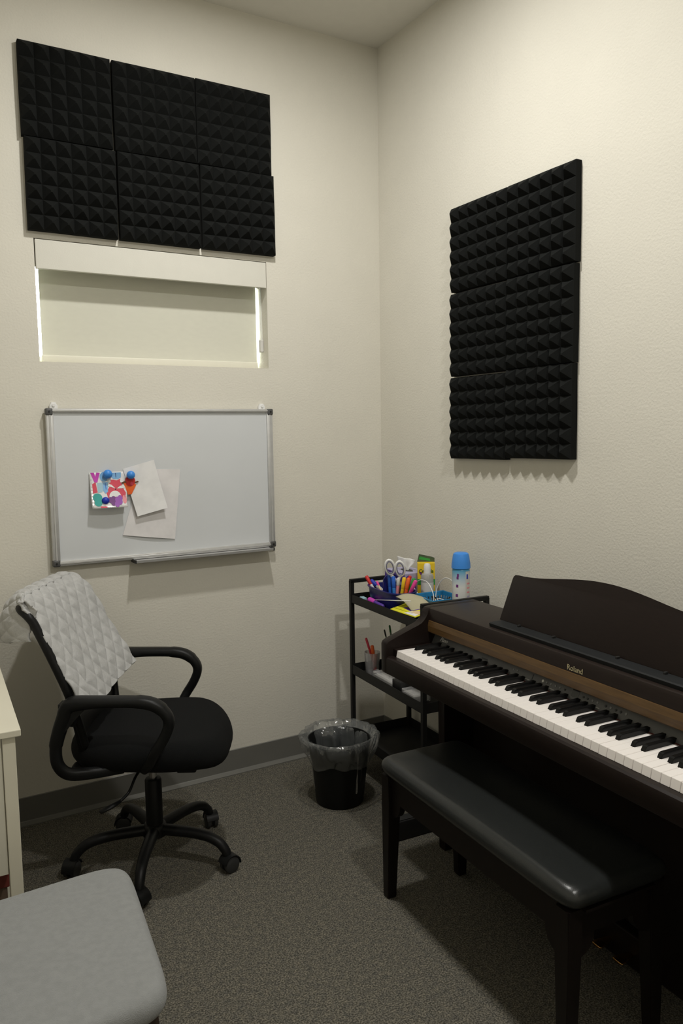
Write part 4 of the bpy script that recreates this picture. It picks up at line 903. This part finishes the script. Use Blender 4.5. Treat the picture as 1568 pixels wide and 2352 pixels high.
for i in range(NU+1):
    u = i/NU; lat0 = -0.232+0.475*u; row = []
    for j in range(NV+1):
        t = j/NV
        t0 = 0.10*max(0, (0.55-u))**1.2*0.2
        hem = 0.035*math.sin(u*5.2+0.4)*(1-t)*0.6
        tt = t
        f, z = drape(tt); f2_, z2_ = drape(min(1, tt+0.01)); tv = Vector((f2_-f, z2_-z)); 
        if tv.length < 1e-6: f2_, z2_ = drape(tt-0.01); tv = Vector((f-f2_, z-z2_))
        tv.normalize(); nv = Vector((tv.y, -tv.x))     # outward normal (front side forward)
        lat = lat0
        front = max(0, 1-t/0.55)
        if t < 0.5: lat = lat0*(1-0.03*front)
        cc = 1-(lat/0.235)**2
        bow = -0.022*cc*(1 if t < 0.55 else 0.5)
        s_arc = t*0.62
        a_ = (lat0*1.0+s_arc)/0.066; b_ = (lat0*1.0-s_arc)/0.066
        qa = abs(math.sin(math.pi*a_)); qb = abs(math.sin(math.pi*b_)); puff = 0.0068*min(qa, qb)**0.6
        wr = 0.005*noise.noise(Vector((lat*7, s_arc*4, 1.7)))+0.0012*noise.noise(Vector((lat*30, s_arc*30, 4)))
        edge = 0.0
        if u < 0.05: edge = -0.010*(1-u/0.05)**2
        if u > 0.95: edge = -0.010*((u-0.95)/0.05)**2
        fold = 0.010*math.exp(-((u-0.13)/0.045)**2)*front-0.006*math.exp(-((u-0.20)/0.03)**2)*front
        d_ = 0.013+puff+wr+edge+fold
        F_ = f+nv.x*d_+bow; Z_ = z+nv.y*d_
        if t < 0.25: k_ = (0.25-t)/0.25; Z_ += k_*(0.045*(u-0.35)*(1 if u > 0.35 else 0)+(0.030*(0.12-u)/0.12 if u < 0.12 else 0)); F_ += k_*0.015*u
        if t < 0.6 and u < 0.35: F_ -= (0.030*min(1, t/0.12+0.5)*(1-max(0, (t-0.45)/0.15)))*((0.35-u)/0.35)**1.3; lat -= 0.006*((0.35-u)/0.35)
        if t > 0.55 and u < 0.30: a9 = (0.30-u)/0.30; q9 = min(1, (t-0.55)/0.2); F_ += 0.125*a9**1.3*q9; lat = lat*(1-0.25*a9*0)-0.030*math.sin(math.pi*min(1, a9*0.9))*q9+0.012*a9*q9
        if t > 0.66: k_ = (t-0.66)/0.34; F_ += 0.012*math.sin(u*9+1)*k_; Z_ += 0.022*math.sin(u*6+2)*k_-0.01*k_
        row.append((F_, lat, Z_))
    P.append(row)
b = B(); sheet(b, P, 0.005)
bl = obj('quilted_blanket', b, 'blanket', None, True, CH, (0, 0, CY)); tag(bl, 'light grey plush blanket with diamond quilting draped over the office chair back', 'blanket')

# ------------------------------------------------------------------ white cabinet desk at the left edge
dk = thing('small_desk', 'cream white wooden desk partly in view at the left edge of the photo', 'desk', (-1.688, -1.071, 0), R(-2.6))
# local x to the left is negative; y goes back to the window wall
b = B(); box(b, -0.62, 0, 0, 0.56, 0.714, 0.730, 0.002); obj('desk_top', b, 'desk', dk)
for x0, x1, y0, y1 in ((-0.040, -0.012, 0.012, 0.040), (-0.040, -0.012, 0.52, 0.548), (-0.608, -0.58, 0.012, 0.040), (-0.608, -0.58, 0.52, 0.548)):
    b = B(); box(b, x0, x1, y0, y1, 0, 0.714, 0.0015); obj('leg', b, 'desk', dk)
b = B(); box(b, -0.58, -0.0415, 0.018, 0.030, 0.385, 0.714, 0.001); obj('front_panel', b, 'desk_inner', dk)
b = B(); box(b, -0.032, -0.020, 0.040, 0.52, 0.385, 0.714); obj('side_panel', b, 'desk_inner', dk)
b = B(); box(b, -0.58, -0.04, 0.030, 0.52, 0.385, 0.395); obj('bottom_panel', b, 'desk_inner', dk)
rbx = thing('storage_box', 'dark red topped brown box on the floor under the cream desk', 'box', (-1.957, -0.815, 0), R(-2.6))
b = B(); box(b, -0.24, 0.24, -0.12, 0.14, 0, 0.30, 0.002); obj('box_body', b, 'tan', rbx)
b = B(); box(b, -0.245, 0.245, -0.125, 0.145, 0.30, 0.350, 0.002); obj('lid', b, 'redbox', rbx)
b = B(); prism(b, ell(0, 0, 0.030, 0.055), 0, 0.0015, 'z'); tag(obj('pink_sticker', b, 'coral', None, False, (-1.757, -0.985, 0.7302)), 'pink round sticker on the desk top at the left edge', 'sticker')

# ------------------------------------------------------------------ grey stool in the foreground
st = thing('upholstered_stool', 'light grey fabric stool with dark brown legs in the bottom left foreground', 'stool', (-1.757, -1.492, 0), R(3.0))
b = B(); cushion(b, 0.228, 0.236, 0.402, 0.452, crown=0.010, e=9, nu=120, taper=lambda X, Y: (X*(1+0.16*(Y/0.23)), Y), round_=0.42); obj('seat', b, 'stool', st, True)
b = B(); box(b, -0.18, 0.18, -0.17, 0.17, 0.380, 0.404, 0.002); obj('seat_base', b, 'darkwood', st)
for sx in (-1, 1):
    for sy in (-1, 1):
        b = B(); P0 = Vector((sx*0.165, sy*0.15, 0.385)); P1 = Vector((sx*0.19, sy*0.175, 0.0)); v = []
        for p, hw in ((P0, 0.019), (P1, 0.012)): v.append([b.verts.new((p.x+q*hw, p.y+r*hw, p.z)) for q, r in ((-1, -1), (1, -1), (1, 1), (-1, 1))])
        for k in range(4): b.faces.new((v[0][k], v[0][(k+1) % 4], v[1][(k+1) % 4], v[1][k]))
        b.faces.new(v[0]); b.faces.new(v[1]); obj('leg', b, 'darkwood', st)
for sy in (-1, 1):
    b = B(); box(b, -0.17, 0.17, sy*0.155-0.009, sy*0.155+0.009, 0.335, 0.384); obj('apron', b, 'darkwood', st)
